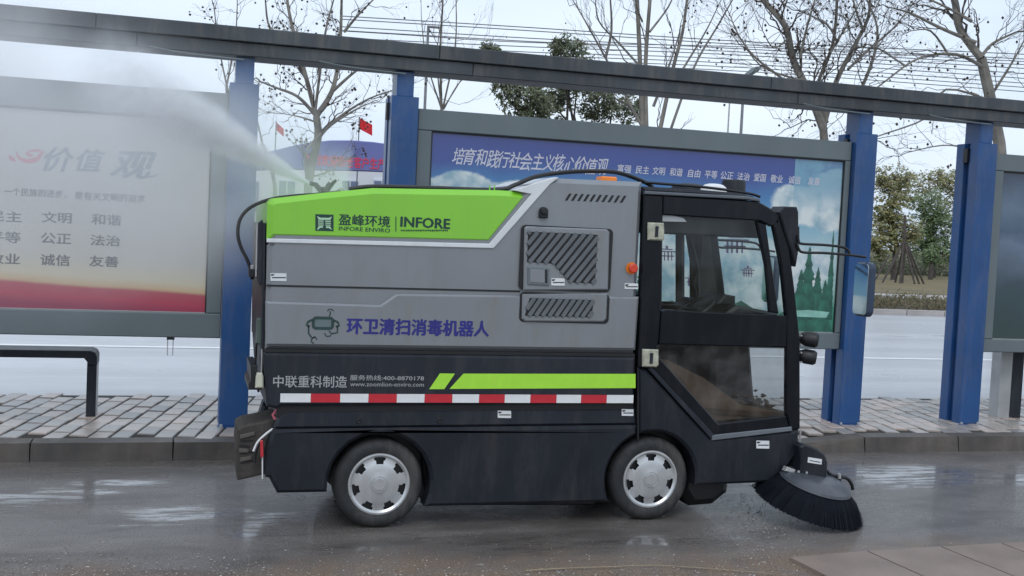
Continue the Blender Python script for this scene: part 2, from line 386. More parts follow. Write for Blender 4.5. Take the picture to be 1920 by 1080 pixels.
# kerb stones of the island, each its own block
for i, x in enumerate(frange(-3.0, 14, .99)):
    hL, hR = drop(x, 8.75), drop(x+.98, 8.75); j = random.uniform(-.008, .008)
    q = MB().add([(x, 8.62+j, -.02), (x+.985, 8.62+j, -.02), (x+.985, 8.84, -.02), (x, 8.84, -.02),
                  (x+.003, 8.645+j, PT+.004+hL), (x+.982, 8.645+j, PT+.004+hR), (x+.982, 8.84, PT+.004+hR), (x+.003, 8.84, PT+.004+hL)],
                 [(0, 3, 2, 1), (4, 5, 6, 7), (0, 1, 5, 4), (1, 2, 6, 5), (2, 3, 7, 6), (3, 0, 4, 7)])
    q.build('kerb_stone', M['kerb'], side)
# near pavement slabs (bottom right)
nearp = MB().box(3.44, 9, 4.2, 5.62, -.03, .012).build('near_pavement', M['paving_base'], kind='structure')
xs = [3.42, 3.98, 4.52, 4.98, 5.5, 6.0, 6.5]
def edgeY(x): return 5.70+.045*(x-3.5) if x > 3.5 else 5.66
for i in range(len(xs)-1):
    a, c = xs[i], xs[i+1]-.012
    for (y0, y1) in ((4.5, 5.09), (5.10, None)):
        ya = edgeY(a) if y1 is None else y1; yc = edgeY(c) if y1 is None else y1
        sk = .06
        MB().add([(a+sk*(y0-5.7)*-1, y0, -.02), (c+sk*(y0-5.7)*-1, y0, -.02), (c, yc, -.02), (a, ya, -.02),
                  (a+sk*(y0-5.7)*-1, y0, .022), (c+sk*(y0-5.7)*-1, y0, .022), (c, yc, .022), (a, ya, .022)],
                 [(0, 3, 2, 1), (4, 5, 6, 7), (0, 1, 5, 4), (1, 2, 6, 5), (2, 3, 7, 6), (3, 0, 4, 7)]).build('slab', M['slab'], nearp)

# ---- loose grit and litter on the road
g = MB()
def pebble(mb, x, y, z, r):
    vs = [Vector((random.gauss(0, 1), random.gauss(0, 1), random.gauss(0, 1))).normalized() for _ in range(0)]
    o8 = [(1, 0, 0), (-1, 0, 0), (0, 1, 0), (0, -1, 0), (0, 0, 1), (0, 0, -1)]
    vs = [(x+a*r*random.uniform(.6, 1.3), y+b_*r*random.uniform(.6, 1.3), z+c*r*random.uniform(.3, .7)) for a, b_, c in o8]
    mb.add(vs, [(0, 2, 4), (2, 1, 4), (1, 3, 4), (3, 0, 4), (2, 0, 5), (1, 2, 5), (3, 1, 5), (0, 3, 5)])
for i in range(2600):
    px = random.uniform(-20, 1940); yb = 1085-abs(random.gauss(0, 22))
    x, y = onZ(px, yb); pebble(g, x, y, .003, random.choice((.002, .003, .004, .006)))
for i in range(700):
    px = random.gauss(1430, 40); x, y = onZ(px, random.uniform(905, 1060)); pebble(g, x, y, .003, random.choice((.003, .004, .006)))
for i in range(500):
    x, y = onZ(random.uniform(0, 1920), random.uniform(860, 1060)); pebble(g, x, y, .003, random.choice((.002, .003, .005)))
M['grit'] = leafmat('grit', (.12, .095, .075), (.25, .21, .18), (.55, .53, .5))
g.build('road_grit', M['grit'], fixn=False, label='scattered pale grit and crumbs along the near road edge', cat='grit', kind='stuff')
tw = [(*onZ(*p), .012) for p in ((985, 1074), (1050, 1070), (1130, 1067), (1230, 1064), (1330, 1070), (1440, 1079), (1480, 1084))]
MB().tube(smooth_path(tw), .0035, 5, .0015).build('dry_stalk', mat('dry straw', (.30, .24, .16), .8), smooth=True, label='thin dry pale stalk lying along the near road edge', cat='stalk')

# ================================================================ SHELTER: posts, beam, boards
YP = 9.30
def make_post(x, label):
    W = .228
    t = empty('blue_post', (x, YP+.16, PT), label, 'post', 'blue steel posts carrying the long beam')
    r = lambda a, b_, c, d, e, f: MB().prism([(a, e), (b_, e), (b_, f), (a, f)], c, d, .004)
    r(x, x+W, YP, YP+.12, PT+.004, 2.91).build('front_column', M['blue'], t)
    r(x+.045, x+W-.045, YP+.122, YP+.20, PT+.004, 2.88).build('web', M['blue'], t)
    r(x, x+W, YP+.202, YP+.32, PT+.004, 2.91).build('rear_column', M['blue'], t)
    r(x+.042, x+W-.042, YP+.03, YP+.26, 2.912, 3.118).build('neck', M['blue'], t)
    MB().box(x-.012, x+W+.012, YP-.024, YP+.332, PT-.012, PT+.003).build('base_plate', M['blue'], t)
    for bx_ in (x+.02, x+W-.02):
        MB().lathe([(0, .018), (.012, .018), (.013, 0)], (bx_, YP-.004, PT+.003), (0, 0, 1), 6).build('bolt', M['bare'], t)
    MB().box(x-.02, x+.03, YP+.13, YP+.19, 2.72, 2.86).build('bracket', M['black'], t)
    return t
for x, lab in ((.312, 'blue post at the left behind the rear of the sweeper, half veiled by spray'),
               (1.622, 'blue post at the left edge of the sky poster board, rising behind the green roof'),
               (6.062, 'blue post at the right edge of the sky poster board, beside the wing mirror'),
               (7.425, 'blue post furthest right, standing left of the dark poster board')):
    make_post(x, lab)
bt = empty('roof_beam', (3, YP+.1, 3.12), 'long weathered grey steel beam running across the tops of the blue posts', 'beam')
x0 = -4.0
MB().prism([(YP-.05, 3.225), (YP-.05, 3.345), (YP+.35, 3.345), (YP+.35, 3.225)], -6, 13, .003).build('upper_channel', M['beam'], None) if False else None
def xbar(x0, x1, y0, y1, z0, z1): return MB().prism([(x0, z0), (x1, z0), (x1, z1), (x0, z1)], y0, y1, .006)
xs_ = [-4, -.7, 2.0, 5.1, 8.6, 12]
for a, c in zip(xs_[:-1], xs_[1:]):
    xbar(a, c-.004, YP-.06, YP+.34, 3.232, 3.348).build('upper_channel', M['beam'], bt)
    xbar(a+.3, c+.296, YP-.03, YP+.31, 3.122, 3.230).build('lower_channel', M['beam'], bt)
for x in (.312, 1.622, 6.062, 7.425):
    p = [(x+.1, YP-.04, 3.09), (x-.15, YP-.045, 3.095), (x-.4, YP-.045, 3.105), (x-.62, YP-.05, 3.13)]
    MB().tube(smooth_path(p), .007, 6).build('cable', M['steel'], bt, smooth=True)

def sky_poster_mat():
    m = bpy.data.materials.new('sky poster print'); m.use_nodes = True; t = m.node_tree; b = t.nodes['Principled BSDF']; l = t.links.new; N = t.nodes.new
    g_ = N('ShaderNodeNewGeometry'); sep = N('ShaderNodeSeparateXYZ'); l(g_.outputs['Position'], sep.inputs[0])
    def mt(op, a_, b_, c_=None):
        q = N('ShaderNodeMath'); q.operation = op
        for i, x in ((0, a_), (1, b_), (2, c_)):
            if x is None: continue
            if isinstance(x, (int, float)): q.inputs[i].default_value = x
            else: l(x, q.inputs[i])
        return q.outputs[0]
    def mr(x, a_, b_, c_=0, d_=1):
        r = N('ShaderNodeMapRange'); r.interpolation_type = 'SMOOTHSTEP'
        for i, v in ((1, a_), (2, b_), (3, c_), (4, d_)): r.inputs[i].default_value = v
        l(x, r.inputs[0]); return r.outputs[0]
    def noise(sc, det):
        n = N('ShaderNodeTexNoise'); n.inputs['Scale'].default_value = sc; n.inputs['Detail'].default_value = det; l(g_.outputs['Position'], n.inputs['Vector']); return n.outputs[0]
    n1, n2 = noise(2.2, 9), noise(6, 6)
    zz = mt('MULTIPLY_ADD', n1, .25, sep.outputs[2])
    r = mr(zz, 1.125, 2.785); r = N('ShaderNodeMapRange'); l(zz, r.inputs[0]); r.inputs[1].default_value = 1.125; r.inputs[2].default_value = 2.785
    cr = N('ShaderNodeValToRGB'); cr.color_ramp.elements[0].color = (.03, .20, .13, 1); cr.color_ramp.elements[1].color = (.035, .055, .24, 1)
    for p, c in ((.12, (.05, .26, .18)), (.24, (.30, .50, .46)), (.42, (.45, .58, .60)), (.6, (.22, .42, .52)), (.75, (.05, .20, .42)), (.86, (.035, .07, .28))):
        e = cr.color_ramp.elements.new(p); e.color = (*c, 1)
    l(r.outputs[0], cr.inputs[0]); col = cr.outputs[0]
    cc = N('ShaderNodeValToRGB'); cc.color_ramp.elements[0].position = .35; cc.color_ramp.elements[1].position = .62
    cc.color_ramp.elements[0].color = (.25, .40, .48, 1); cc.color_ramp.elements[1].color = (.66, .71, .70, 1); l(n2, cc.inputs[0])
    wet = None
    for (px, py, rx, ry) in CLOUDS:
        X, Z = onY(px, py, 9.39)
        dx = mt('DIVIDE', mt('SUBTRACT', sep.outputs[0], X), rx); dz = mt('DIVIDE', mt('SUBTRACT', sep.outputs[2], Z), ry)
        d = mt('ADD', mt('SQRT', mt('ADD', mt('MULTIPLY', dx, dx), mt('MULTIPLY', dz, dz)), 0), mt('MULTIPLY', mt('SUBTRACT', n1, .5), 2.2))
        v = mr(d, .85, 1.1, 1, 0); wet = v if wet is None else mt('MAXIMUM', wet, v)
    mm = N('ShaderNodeMix'); mm.data_type = 'RGBA'; l(wet, mm.inputs[0]); l(col, mm.inputs[6]); l(cc.outputs[0], mm.inputs[7]); col = mm.outputs[2]
    # paler printed corner, upper right
    X = onY(1490, 330, 9.39)[0]; m3 = N('ShaderNodeMix'); m3.data_type = 'RGBA'; l(mt('MULTIPLY', mt('GREATER_THAN', sep.outputs[0], X), mt('MULTIPLY', mr(sep.outputs[2], 2.1, 2.45), mr(n2, .3, .6, .5, .95))), m3.inputs[0])
    l(col, m3.inputs[6]); m3.inputs[7].default_value = (.16, .34, .46, 1); col = m3.outputs[2]
    l(col, b.inputs['Base Color']); b.inputs['Roughness'].default_value = .3; b.inputs['Coat Weight'].default_value = .6; b.inputs['Coat Roughness'].default_value = .04
    return m
CLOUDS = [(855, 352, .34, .14), (960, 352, .2, .07), (1500, 385, .36, .16), (1560, 350, .22, .18), (1400, 500, .62, .36), (1280, 490, .9, .5), (1350, 510, .9, .45), (1545, 400, .3, .15), (1100, 450, .5, .2), (1340, 395, .3, .06)]
def grad_mat(name, stops, z0, z1, rough=.3, nscale=0, coat=.4, slope=0):
    m = bpy.data.materials.new(name); m.use_nodes = True; t = m.node_tree; b = t.nodes['Principled BSDF']; l = t.links.new; N = t.nodes.new
    g_ = N('ShaderNodeNewGeometry'); sep = N('ShaderNodeSeparateXYZ'); l(g_.outputs['Position'], sep.inputs[0])
    n = N('ShaderNodeTexNoise'); n.inputs['Scale'].default_value = 1.4; n.inputs['Detail'].default_value = 6; l(g_.outputs['Position'], n.inputs['Vector'])
    ma = N('ShaderNodeMath'); ma.operation = 'MULTIPLY_ADD'; l(n.outputs[0], ma.inputs[0]); ma.inputs[1].default_value = nscale; l(sep.outputs[2], ma.inputs[2])
    sl_ = N('ShaderNodeMath'); sl_.operation = 'MULTIPLY_ADD'; l(sep.outputs[0], sl_.inputs[0]); sl_.inputs[1].default_value = slope; l(ma.outputs[0], sl_.inputs[2]); ma = sl_
    r = N('ShaderNodeMapRange'); r.inputs[1].default_value = z0+nscale*.5; r.inputs[2].default_value = z1+nscale*.5; l(ma.outputs[0], r.inputs[0])
    cr = N('ShaderNodeValToRGB'); cr.color_ramp.elements[0].color = (*stops[0][1], 1); cr.color_ramp.elements[1].color = (*stops[-1][1], 1)
    cr.color_ramp.elements[0].position = stops[0][0]; cr.color_ramp.elements[1].position = stops[-1][0]
    for p, c in stops[1:-1]: e = cr.color_ramp.elements.new(p); e.color = (*c, 1)
    l(r.outputs[0], cr.inputs[0]); l(cr.outputs[0], b.inputs['Base Color']); b.inputs['Roughness'].default_value = rough
    b.inputs['Coat Weight'].default_value = coat; b.inputs['Coat Roughness'].default_value = .05
    return m
M['sky_print'] = sky_poster_mat()
M['values_print'] = grad_mat('pale slogan poster', [(0, (.28, .03, .08)), (.045, (.45, .045, .09)), (.095, (.42, .06, .09)), (.11, (.60, .42, .24)), (.15, (.62, .56, .42)), (.26, (.54, .53, .49)), (1, (.48, .485, .48))], 1.04, 2.62, .4, .03, .4, .045)
M['dark_print'] = grad_mat('dark blue poster', [(0, (.03, .06, .06)), (.3, (.04, .07, .09)), (.55, (.12, .16, .24)), (.62, (.05, .09, .15)), (.8, (.10, .15, .22)), (1, (.03, .05, .09))], .97, 2.66, .25, .9)
M['print_tree'] = mat('printed green trees', (.018, .115, .08), .3, 0, .6, 9, coat=.4)
M['print_lake'] = mat('printed pale lake', (.25, .5, .42), .3, 0, .25, 9, coat=.4)
M['ink_dark'] = mat('dark grey ink', (.075, .08, .085), .5)
M['ink_ash'] = mat('slate blue ink', (.13, .19, .24), .5)
M['ink_pink'] = mat('pink red ink', (.55, .12, .18), .5)
M['ink_pale'] = mat('pale lilac ink', (.56, .56, .64), .5)
M['ink_white2'] = mat('white ink', (.62, .66, .72), .5)

YB = 9.36
def board(x0, x1, px0, px1, pz0, pz1, print_mat, label, z0=.845, z1=2.825, closed=True):
    t = empty('display_board', ((x0+x1)/2, YB+.05, z0), label, 'notice board', 'framed notice boards between the posts')
    fr = [((x0, pz1), (x1, z1), 'frame_rail'), ((x0, z0), (x1, pz0), 'frame_rail'), ((x0, pz0+.001), (px0, pz1-.001), 'frame_stile'), ((px1, pz0+.001), (x1, pz1-.001), 'frame_stile')]
    for (a, c), (d, e), n in fr:
        if d-a < .01: continue
        MB().prism([(a, c), (d, c), (d, e), (a, e)], YB, YB+.11, .008).build(n, M['steel'], t)
    MB().box(px0+.001, px1-.001, YB+.032, YB+.05, pz0+.001, pz1-.001).build('poster', print_mat, t)
    s = .012   # dark rebate round the print
    for a, c, d, e in ((px0+.001, pz1-s, px1-.001, pz1-.001), (px0+.001, pz0+.001, px0+s, pz1-s-.001), (px1-s, pz0+.001, px1-.001, pz1-s-.001)):
        MB().box(a, d, YB+.022, YB+.030, c, e).build('rebate', M['black'], t)
    MB().box(px0+s+.001, px1-s-.001, YB+.020, YB+.030, pz0+.001, pz0+.007).build('rebate', M['bare'], t)
    MB().box(x0+.02, x1-.02, YB+.052, YB+.10, z0+.02, z1-.02).build('back_panel', M['steel'], t)
    return t
b1 = board(-3.5, .305, -3.3, .188, 1.045, 2.60, M['values_print'], 'pale notice board with slogan characters and red base stripe, at the left under the spray')
b2 = board(1.86, 6.055, 1.985, 6.00, 1.0, 2.645, M['sky_print'], 'long notice board with blue sky and green lake poster behind the sweeper')
b3 = board(7.66, 11.0, 7.80, 10.9, .975, 2.655, M['dark_print'], 'dark notice board cut by the right picture edge')
YT = YB+.0305
# board 2 headline: cursive characters, then the word pairs; baseline is level on the board
def text_w(s, xa, xb, zb, zt, m, parent, Y, bold=0, shear=0, name='lettering'):
    """flat lettering stretched to the box xa..xb, zb..zt; bold thickens the strokes"""
    c = bpy.data.curves.new('t', 'FONT'); c.body = s; c.shear = shear; c.resolution_u = 2
    o = bpy.data.objects.new('t', c); C.objects.link(o); bpy.context.view_layer.update()
    me = bpy.data.meshes.new_from_object(o.evaluated_get(bpy.context.evaluated_depsgraph_get())); bpy.data.objects.remove(o)
    co_ = np.array([v.co[:] for v in me.vertices]); mn, mxx = co_.min(0), co_.max(0); fs = [tuple(p.vertices) for p in me.polygons]
    sx, sz = (xb-xa)/(mxx[0]-mn[0]), (zt-zb)/(mxx[1]-mn[1])
    X = (co_[:, 0]-mn[0])*sx+xa; Z = (co_[:, 1]-mn[1])*sz+zb; mb = MB()
    offs = [(0, 0)] if not bold else [(0, 0), (bold, 0), (-bold, 0), (0, bold*.7), (0, -bold*.7)]
    if bold > .03: offs += [(bold*.5, bold*.4), (-bold*.5, -bold*.4)]
    for k, (dx, dz) in enumerate(offs):
        mb.add([(a+dx*sx, Y-k*.00004, d+dz*sz) for a, d in zip(X, Z)], fs)
    return mb.build(name, m, parent, fixn=False)
hd = '培育和践行社会主义核心价值观'
xa, za = onY(850, 292, YT); xb, zb_ = onY(1140, 305, YT)
st = (xb-xa)/14
for i, ch in enumerate(hd):
    dz = random.uniform(-.012, .012); q = .142 if i not in (3, 6, 9) else .155
    text_w(ch, xa+i*st-.008, xa+(i+1)*st+.004, 2.445-q/2+dz, 2.445+q/2+dz, M['ink_pale'], b2, YT, bold=.011, shear=.3)
ws = ['富强', '民主', '文明', '和谐', '自由', '平等', '公正', '法治', '爱国', '敬业', '诚信', '友善']
wx = [1158, 1192, 1223, 1256, 1290, 1322, 1352, 1383, 1414, 1446, 1480, 1516]
for i, (wd, px) in enumerate(zip(ws, wx)):
    x = onY(px, 318, YT)[0]
    text_w(wd, x, x+.128, 2.398, 2.47, M['ink_pale'], b2, YT, bold=.016, shear=.12)
# printed tree line, lake and shore on board 2 (flat print)
def flat(pts, m, name, par, Y): return MB().add([(x, Y, z) for x, z in pts], [tuple(range(len(pts)))]).build(name, m, par)
def conifer(x, z, h, w_):
    L_, R_ = [], []
    for i in range(16):
        t = i/16; ww = w_*(1-t)**.75*random.uniform(.75, 1.1)
        L_ += [(x-ww, z+h*t), (x-ww*.78, z+h*(t+.03))]; R_ += [(x+ww*random.uniform(.85, 1.1), z+h*t), (x+ww*.8, z+h*(t+.03))]
    return L_+[(x, z+h)]+R_[::-1]
yy = YT+.0003
pts = [(1.999, 1.01)]+[(1.999+i*.1, 1.20+.05*math.sin(i*.9)+random.uniform(0, .04)) for i in range(40)]+[(5.985, 1.01)]
flat(pts, M['print_tree'], 'printed_shore', b2, YT+.0009)
for px, pt_, wpx in ((1519, 462, 56), (1503, 505, 48), (1535, 500, 44), (1548, 525, 40), (1567, 430, 22), (1572, 480, 26), (1495, 545, 40)):
    x, z = onY(px, pt_, YT); zb = onY(px, 600, YT)[1]; ww = wpx/2/232; x = min(x, 5.985-ww*1.1)
    flat(conifer(x, zb, z-zb, ww), M['print_tree'], 'printed_tree', b2, YT+.0005-random.uniform(0, .0003))
for i in range(7):
    x = 2.2+i*.3; flat(conifer(x, 1.15, random.uniform(.25, .6), .12), M['print_tree'], 'printed_tree', b2, YT+.0004+i*.00001)
lx, lz = onY(1515, 588, YT); flat([(lx-.25, lz-.03), (lx+.2, lz-.035), (lx+.23, lz+.02), (lx, lz+.035), (lx-.22, lz+.02)], M['print_lake'], 'printed_lake', b2, YT-.0003)
M['print_purple'] = mat('printed purple pavilion', (.12, .07, .16), .3)
def ppx(pts, k=0): return [onY(x, y, YT-.0001*k) for x, y in pts]
for k, (cx_, cy_, s_) in enumerate(((1378, 448, 1.0), (1250, 470, .7), (1402, 505, .5), (1300, 520, .6))):
    for (a, c, d, e) in ((-26, 0, 26, 3), (-14, -6, 16, -3), (-3, -14, 4, -6), (-20, 12, 20, 15), (-16, 3, -12, 26), (-7, 3, -4, 26), (2, 3, 6, 26), (12, 3, 15, 26)):
        flat(ppx([(cx_+a*s_, cy_+c*s_), (cx_+d*s_, cy_+c*s_+1), (cx_+d*s_, cy_+e*s_+1), (cx_+a*s_, cy_+e*s_)], 1), M['print_purple'], 'printed_pavilion', b2, YT-.0001*(1+k))
# board 1 lettering
def bt1(s, pxa, pxb, ptop, pbot, m, bold, shear=0):
    pm = (pxa+pxb)/2; xa = onY(pxa, (ptop+pbot)/2, YT)[0]; xb = onY(pxb, (ptop+pbot)/2, YT)[0]
    text_w(s, xa, xb, onY(pm, pbot, YT)[1], onY(pm, ptop, YT)[1], m, b1, YT, bold=bold, shear=shear)
bt1('价', 82, 138, 276, 322, M['ink_ash'], .022, .28); bt1('值', 144, 196, 280, 322, M['ink_ash'], .022, .28)
bt1('观', 208, 292, 284, 334, M['ink_ash'], .028, .3)
bt1('核', -70, -6, 278, 322, M['ink_ash'], .02, .28)
for path, r0 in (([(17, 291), (22, 298), (30, 302)], 3), ([(30, 283), (36, 296), (52, 302), (70, 298), (76, 289), (84, 285)], 4), ([(48, 285), (55, 291), (62, 291)], 3), ([(52, 284), (66, 282), (82, 283)], 2.2)):
    sp = smooth_path([(*onY(x, y, YT), 0) for x, y in path], 5); up, lo = [], []
    for i, p in enumerate(sp):
        d = (sp[min(i+1, len(sp)-1)]-sp[max(i-1, 0)]).normalized(); n_ = Vector((-d.y, d.x, 0)); rr = r0/230*max(.2, math.sin(math.pi*(i+.6)/(len(sp)+.2)))
        up.append(p+n_*rr); lo.append(p-n_*rr)
    vs = [(q.x, YT-.0003, q.y) for q in up+lo]; n_ = len(up)
    MB().add(vs, [(i, i+1, n_+i+1, n_+i) for i in range(n_-1)]).build('brush_stroke', M['ink_pink'], b1, fixn=False)
MB().add([(onY(291, 331, YT)[0], YT, onY(291, 331, YT)[1]), (onY(262, 336, YT)[0], YT, onY(262, 336, YT)[1]), (onY(303, 325, YT)[0], YT, onY(303, 325, YT)[1])], [(0, 1, 2)]).build('brush_stroke', M['ink_ash'], b1)
bt1('一个民族的进步，', 7, 124, 354, 369, M['ink_dark'], .01); bt1('是有关文明的追求', 140, 272, 362, 377, M['ink_dark'], .01)
for rows in ((('民主', -20, 40, 396, 416), ('文明', 79, 134, 398, 418), ('和谐', 172, 227, 402, 422)),
             (('平等', -22, 38, 434, 455), ('公正', 77, 133, 437, 457), ('法治', 170, 225, 441, 461)),
             (('敬业', -23, 37, 475, 495), ('诚信', 76, 131, 477, 498), ('友善', 168, 222, 480, 500))):
    for s, a, c, d, e in rows: bt1(s, a, c, d, e, M['ink_dark'], .02)
bt1('富强', -115, -60, 390, 410, M['ink_dark'], .02)
# wire hasp hanging under board 1
hx, hz = onY(320, 630, YB); MB().tube([(hx-.022, YB+.03, .845), (hx-.022, YB+.03, hz-.16), (hx+.02, YB+.03, hz-.16), (hx+.02, YB+.03, .845)], .004, 6).build('hasp', M['bare'], b1)
MB().box(hx-.03, hx+.03, YB+.01, YB+.05, .825, .844).build('hasp_mount', M['black'], b1)

# bench under board 1: bent flat steel bar; support leg under board 3
zt = onY(100, 657, 9.75)[1]; xr = onY(181, 700, 9.75)[0]; xl_ = xr-2.6; th = .062
t = empty('bench', ((xl_+xr)/2, 9.9, PT), 'low dark topped steel bench at the lower left under the pale notice board', 'bench')
outer = [(xl_, zt-th), (xl_, zt), (xr-.05, zt), (xr-.015, zt-.015), (xr, zt-.05), (xr, zt-.12), (xr-.075, zt-.12), (xr-.075, zt-th-.03), (xr-.10, zt-th)]
MB().prism(outer, 9.75, 10.05, .006).build('seat', M['dark2'], t)
MB().prism([(xr-.075, PT), (xr, PT), (xr, zt-.121), (xr-.075, zt-.121)], 9.75, 9.765, .002).build('leg_face', M['dark2'], t)
MB().box(xr-.07, xr-.003, 9.766, 10.04, PT, zt-.122).build('leg', M['bare'], t)
MB().box(xl_+.02, xl_+.08, 9.76, 10.04, PT, zt-.08).build('leg', M['bare'], t)
xl = onY(1876, 700, 9.62)[0]
t = empty('board_support', (xl+.1, 9.66, PT), 'pale grey steel support standing under the dark notice board at the right edge', 'support')
MB().box(xl, xl+.14, 9.62, 9.76, PT, .843).build('leg', M['bare'], t)
MB().box(xl+.142, xl+.30, 9.64, 9.74, PT, .843).build('side_plate', M['dark2'], t)
# ================================================================ BACKGROUND
def px3(px, py, Y): x, z = onY(px, py, Y); return Vector((x, Y, z))
def limb(mb, p0, p1, r0, r1, seg=5, wob=.04, n=6):
    L_ = (p1-p0).length; pts = [p0]
    for i in range(1, seg): pts.append(p0.lerp(p1, i/seg)+Vector((random.gauss(0, 1), random.gauss(0, 1), random.gauss(0, 1)))*L_*wob)
    pts.append(p1); mb.tube(pts, r0, n, r1, caps=False); return pts
def grow(mb, seeds, p, d, L_, r, lvl, spread, upb, seedp):
    q = p+d*L_; pts = limb(mb, p, q, r, r*.55, 4, .05, 5 if lvl > 1 else 3)
    if lvl <= 0:
        if random.random() < seedp: seeds.append(q+Vector((0, 0, -.12)))
        return
    for k in range(random.choice((2, 3, 3))):
        b = pts[random.choice((2, 3, 4))] if k else pts[-1]
        nd = (d+Vector((random.gauss(0, spread), random.gauss(0, spread), random.gauss(0, spread)+upb))).normalized()
        grow(mb, seeds, b, nd, L_*random.uniform(.55, .8), r*random.uniform(.45, .6), lvl-1, spread, upb, seedp)
def ico(mb, c, r):
    o6 = [(1, 0, 0), (-1, 0, 0), (0, 1, 0), (0, -1, 0), (0, 0, 1), (0, 0, -1)]
    mb.add([(c.x+a*r, c.y+b_*r, c.z+d*r) for a, b_, d in o6], [(0, 2, 4), (2, 1, 4), (1, 3, 4), (3, 0, 4), (2, 0, 5), (1, 2, 5), (3, 1, 5), (0, 3, 5)])
def bare_tree(label, Y, trunk, limbs, r0, lvl=3, spread=.45, upb=.15, seedp=.35, dens=1.0, twl=1.0, leaf=0):
    """trunk / limbs are polylines read on the vertical plane the tree stands in"""
    base = px3(*trunk[0], Y); base.z = .08
    t = empty('bare_tree', base, label, 'tree', 'bare plane trees beyond the road')
    mb = MB(); tp = [base]+[px3(*p, Y) for p in trunk[1:]]
    n = len(tp); mb.tube(smooth_path(tp, 3), r0*1.1, 8, r0*.8)
    tw = MB(); seeds = []
    for pl, ra, rb in limbs:
        w_ = [px3(*p, Y) for p in pl]; off = 0
        for i in range(1, len(w_)): off += random.gauss(0, .25); w_[i].y += off
        sp = smooth_path(w_, 4); m_ = len(sp)
        mb.tube(sp, [ra+(rb-ra)*i/(m_-1) for i in range(m_)], 6, caps=False)
        for i in range(1, m_):
            if random.random() < dens*1.25:
                d = (sp[i]-sp[i-1]).normalized(); rr = (ra+(rb-ra)*i/(m_-1))*.45
                nd = (d*.6+Vector((random.gauss(0, .6), random.gauss(0, .5), random.gauss(0, .4)+upb))).normalized()
                grow(tw, seeds, sp[i], nd, random.uniform(.7, 1.3)*twl, max(.009, rr*.8), lvl-1+(random.random() < .45), spread, upb, seedp)
        d = (sp[-1]-sp[-2]).normalized(); grow(tw, seeds, sp[-1], d, 1.1*twl, max(.01, rb), lvl, spread*.8, upb, seedp)
    mb.build('trunk', M['bark'], t, smooth=True, fixn=False)
    tw.build('twigs', M['twig'], t, fixn=False, kind='stuff')
    if seeds:
        sb = MB()
        for s in seeds: ico(sb, s, random.uniform(.025, .045))
        sb.build('seed_balls', M['seed'], t, fixn=False, kind='stuff')
    return t
random.seed(21)
bare_tree('bare plane tree with wide crown behind the green sweeper roof, over the blue arch', 29, [(578, 520), (578, 350), (596, 260), (593, 218)],
    [([(593, 218), (560, 180), (520, 160), (490, 150)], .055, .02), ([(593, 218), (575, 150), (552, 70), (540, 10), (535, -40)], .07, .03), ([(593, 218), (625, 170), (640, 110), (645, 40), (650, -30)], .075, .03),
     ([(600, 250), (650, 210), (700, 180), (745, 165)], .045, .012), ([(625, 170), (665, 135), (690, 125)], .045, .02), ([(596, 262), (620, 235), (668, 205), (700, 190)], .045, .012),
     ([(575, 150), (555, 110), (510, 50), (500, 0)], .045, .02), ([(590, 215), (600, 140), (610, 60), (625, 0)], .045, .02), ([(645, 60), (670, 30), (700, 0)], .04, .015),
     ([(590, 330), (625, 318), (640, 300)], .03, .012), ([(578, 350), (572, 290), (600, 250)], .05, .03), ([(596, 230), (560, 220), (530, 215)], .03, .01)], .11, lvl=3, seedp=.3, spread=.5, dens=.5, twl=.5)
bare_tree('slim bare tree at the left of the first blue post, against the sky', 34, [(430, 520), (428, 300), (425, 160)],
    [([(425, 160), (410, 90), (400, 20)], .03, .015), ([(425, 160), (440, 80), (445, 10)], .035, .015), ([(425, 180), (450, 140), (470, 115)], .03, .01)], .05, seedp=.3, dens=.5, twl=.6)
bare_tree('leaning thin bare sapling just right of the first blue post', 30, [(522, 560), (515, 345), (492, 270)],
    [([(492, 270), (480, 220), (470, 190)], .03, .012)], .05, seedp=.1, dens=.6, twl=.5)
bare_tree('slender many stemmed bare tree behind the second blue post', 36, [(835, 520), (832, 300), (828, 205)],
    [([(828, 205), (822, 100), (826, 0), (820, -60)], .045, .02), ([(828, 205), (802, 110), (798, 20)], .03, .012), ([(830, 205), (850, 90), (855, -10)], .035, .015), ([(830, 205), (870, 140), (900, 95)], .03, .01),
     ([(828, 205), (815, 110), (825, 30)], .03, .012), ([(832, 205), (860, 160), (880, 140)], .025, .01)], .07, spread=.22, upb=.35, seedp=.08, dens=.35, twl=.8)
bare_tree('tall bare tree with twin pale stems behind the middle of the beam', 27, [(1205, 520), (1205, 350), (1210, 240)],
    [([(1205, 250), (1205, 120), (1196, 0), (1190, -60)], .07, .04), ([(1212, 245), (1218, 120), (1228, 0), (1235, -60)], .06, .04), ([(1205, 240), (1150, 130), (1090, 50), (1075, 0)], .04, .012),
     ([(1226, 300), (1265, 130), (1285, 60), (1292, -20)], .06, .03), ([(1205, 130), (1165, 80), (1120, 40), (1105, -10)], .035, .01), ([(1218, 60), (1260, 10), (1275, -30)], .03, .012),
     ([(1235, 310), (1290, 140), (1330, 50), (1360, -20)], .04, .012), ([(1225, 200), (1250, 120), (1280, 60)], .04, .015), ([(1135, 110), (1140, 60), (1130, 0)], .04, .02), ([(1280, 130), (1325, 60), (1345, 10)], .03, .01), ([(1204, 40), (1180, 20), (1165, -20)], .03, .012)],
    .12, spread=.25, upb=.3, seedp=.06, dens=.28, twl=.8)
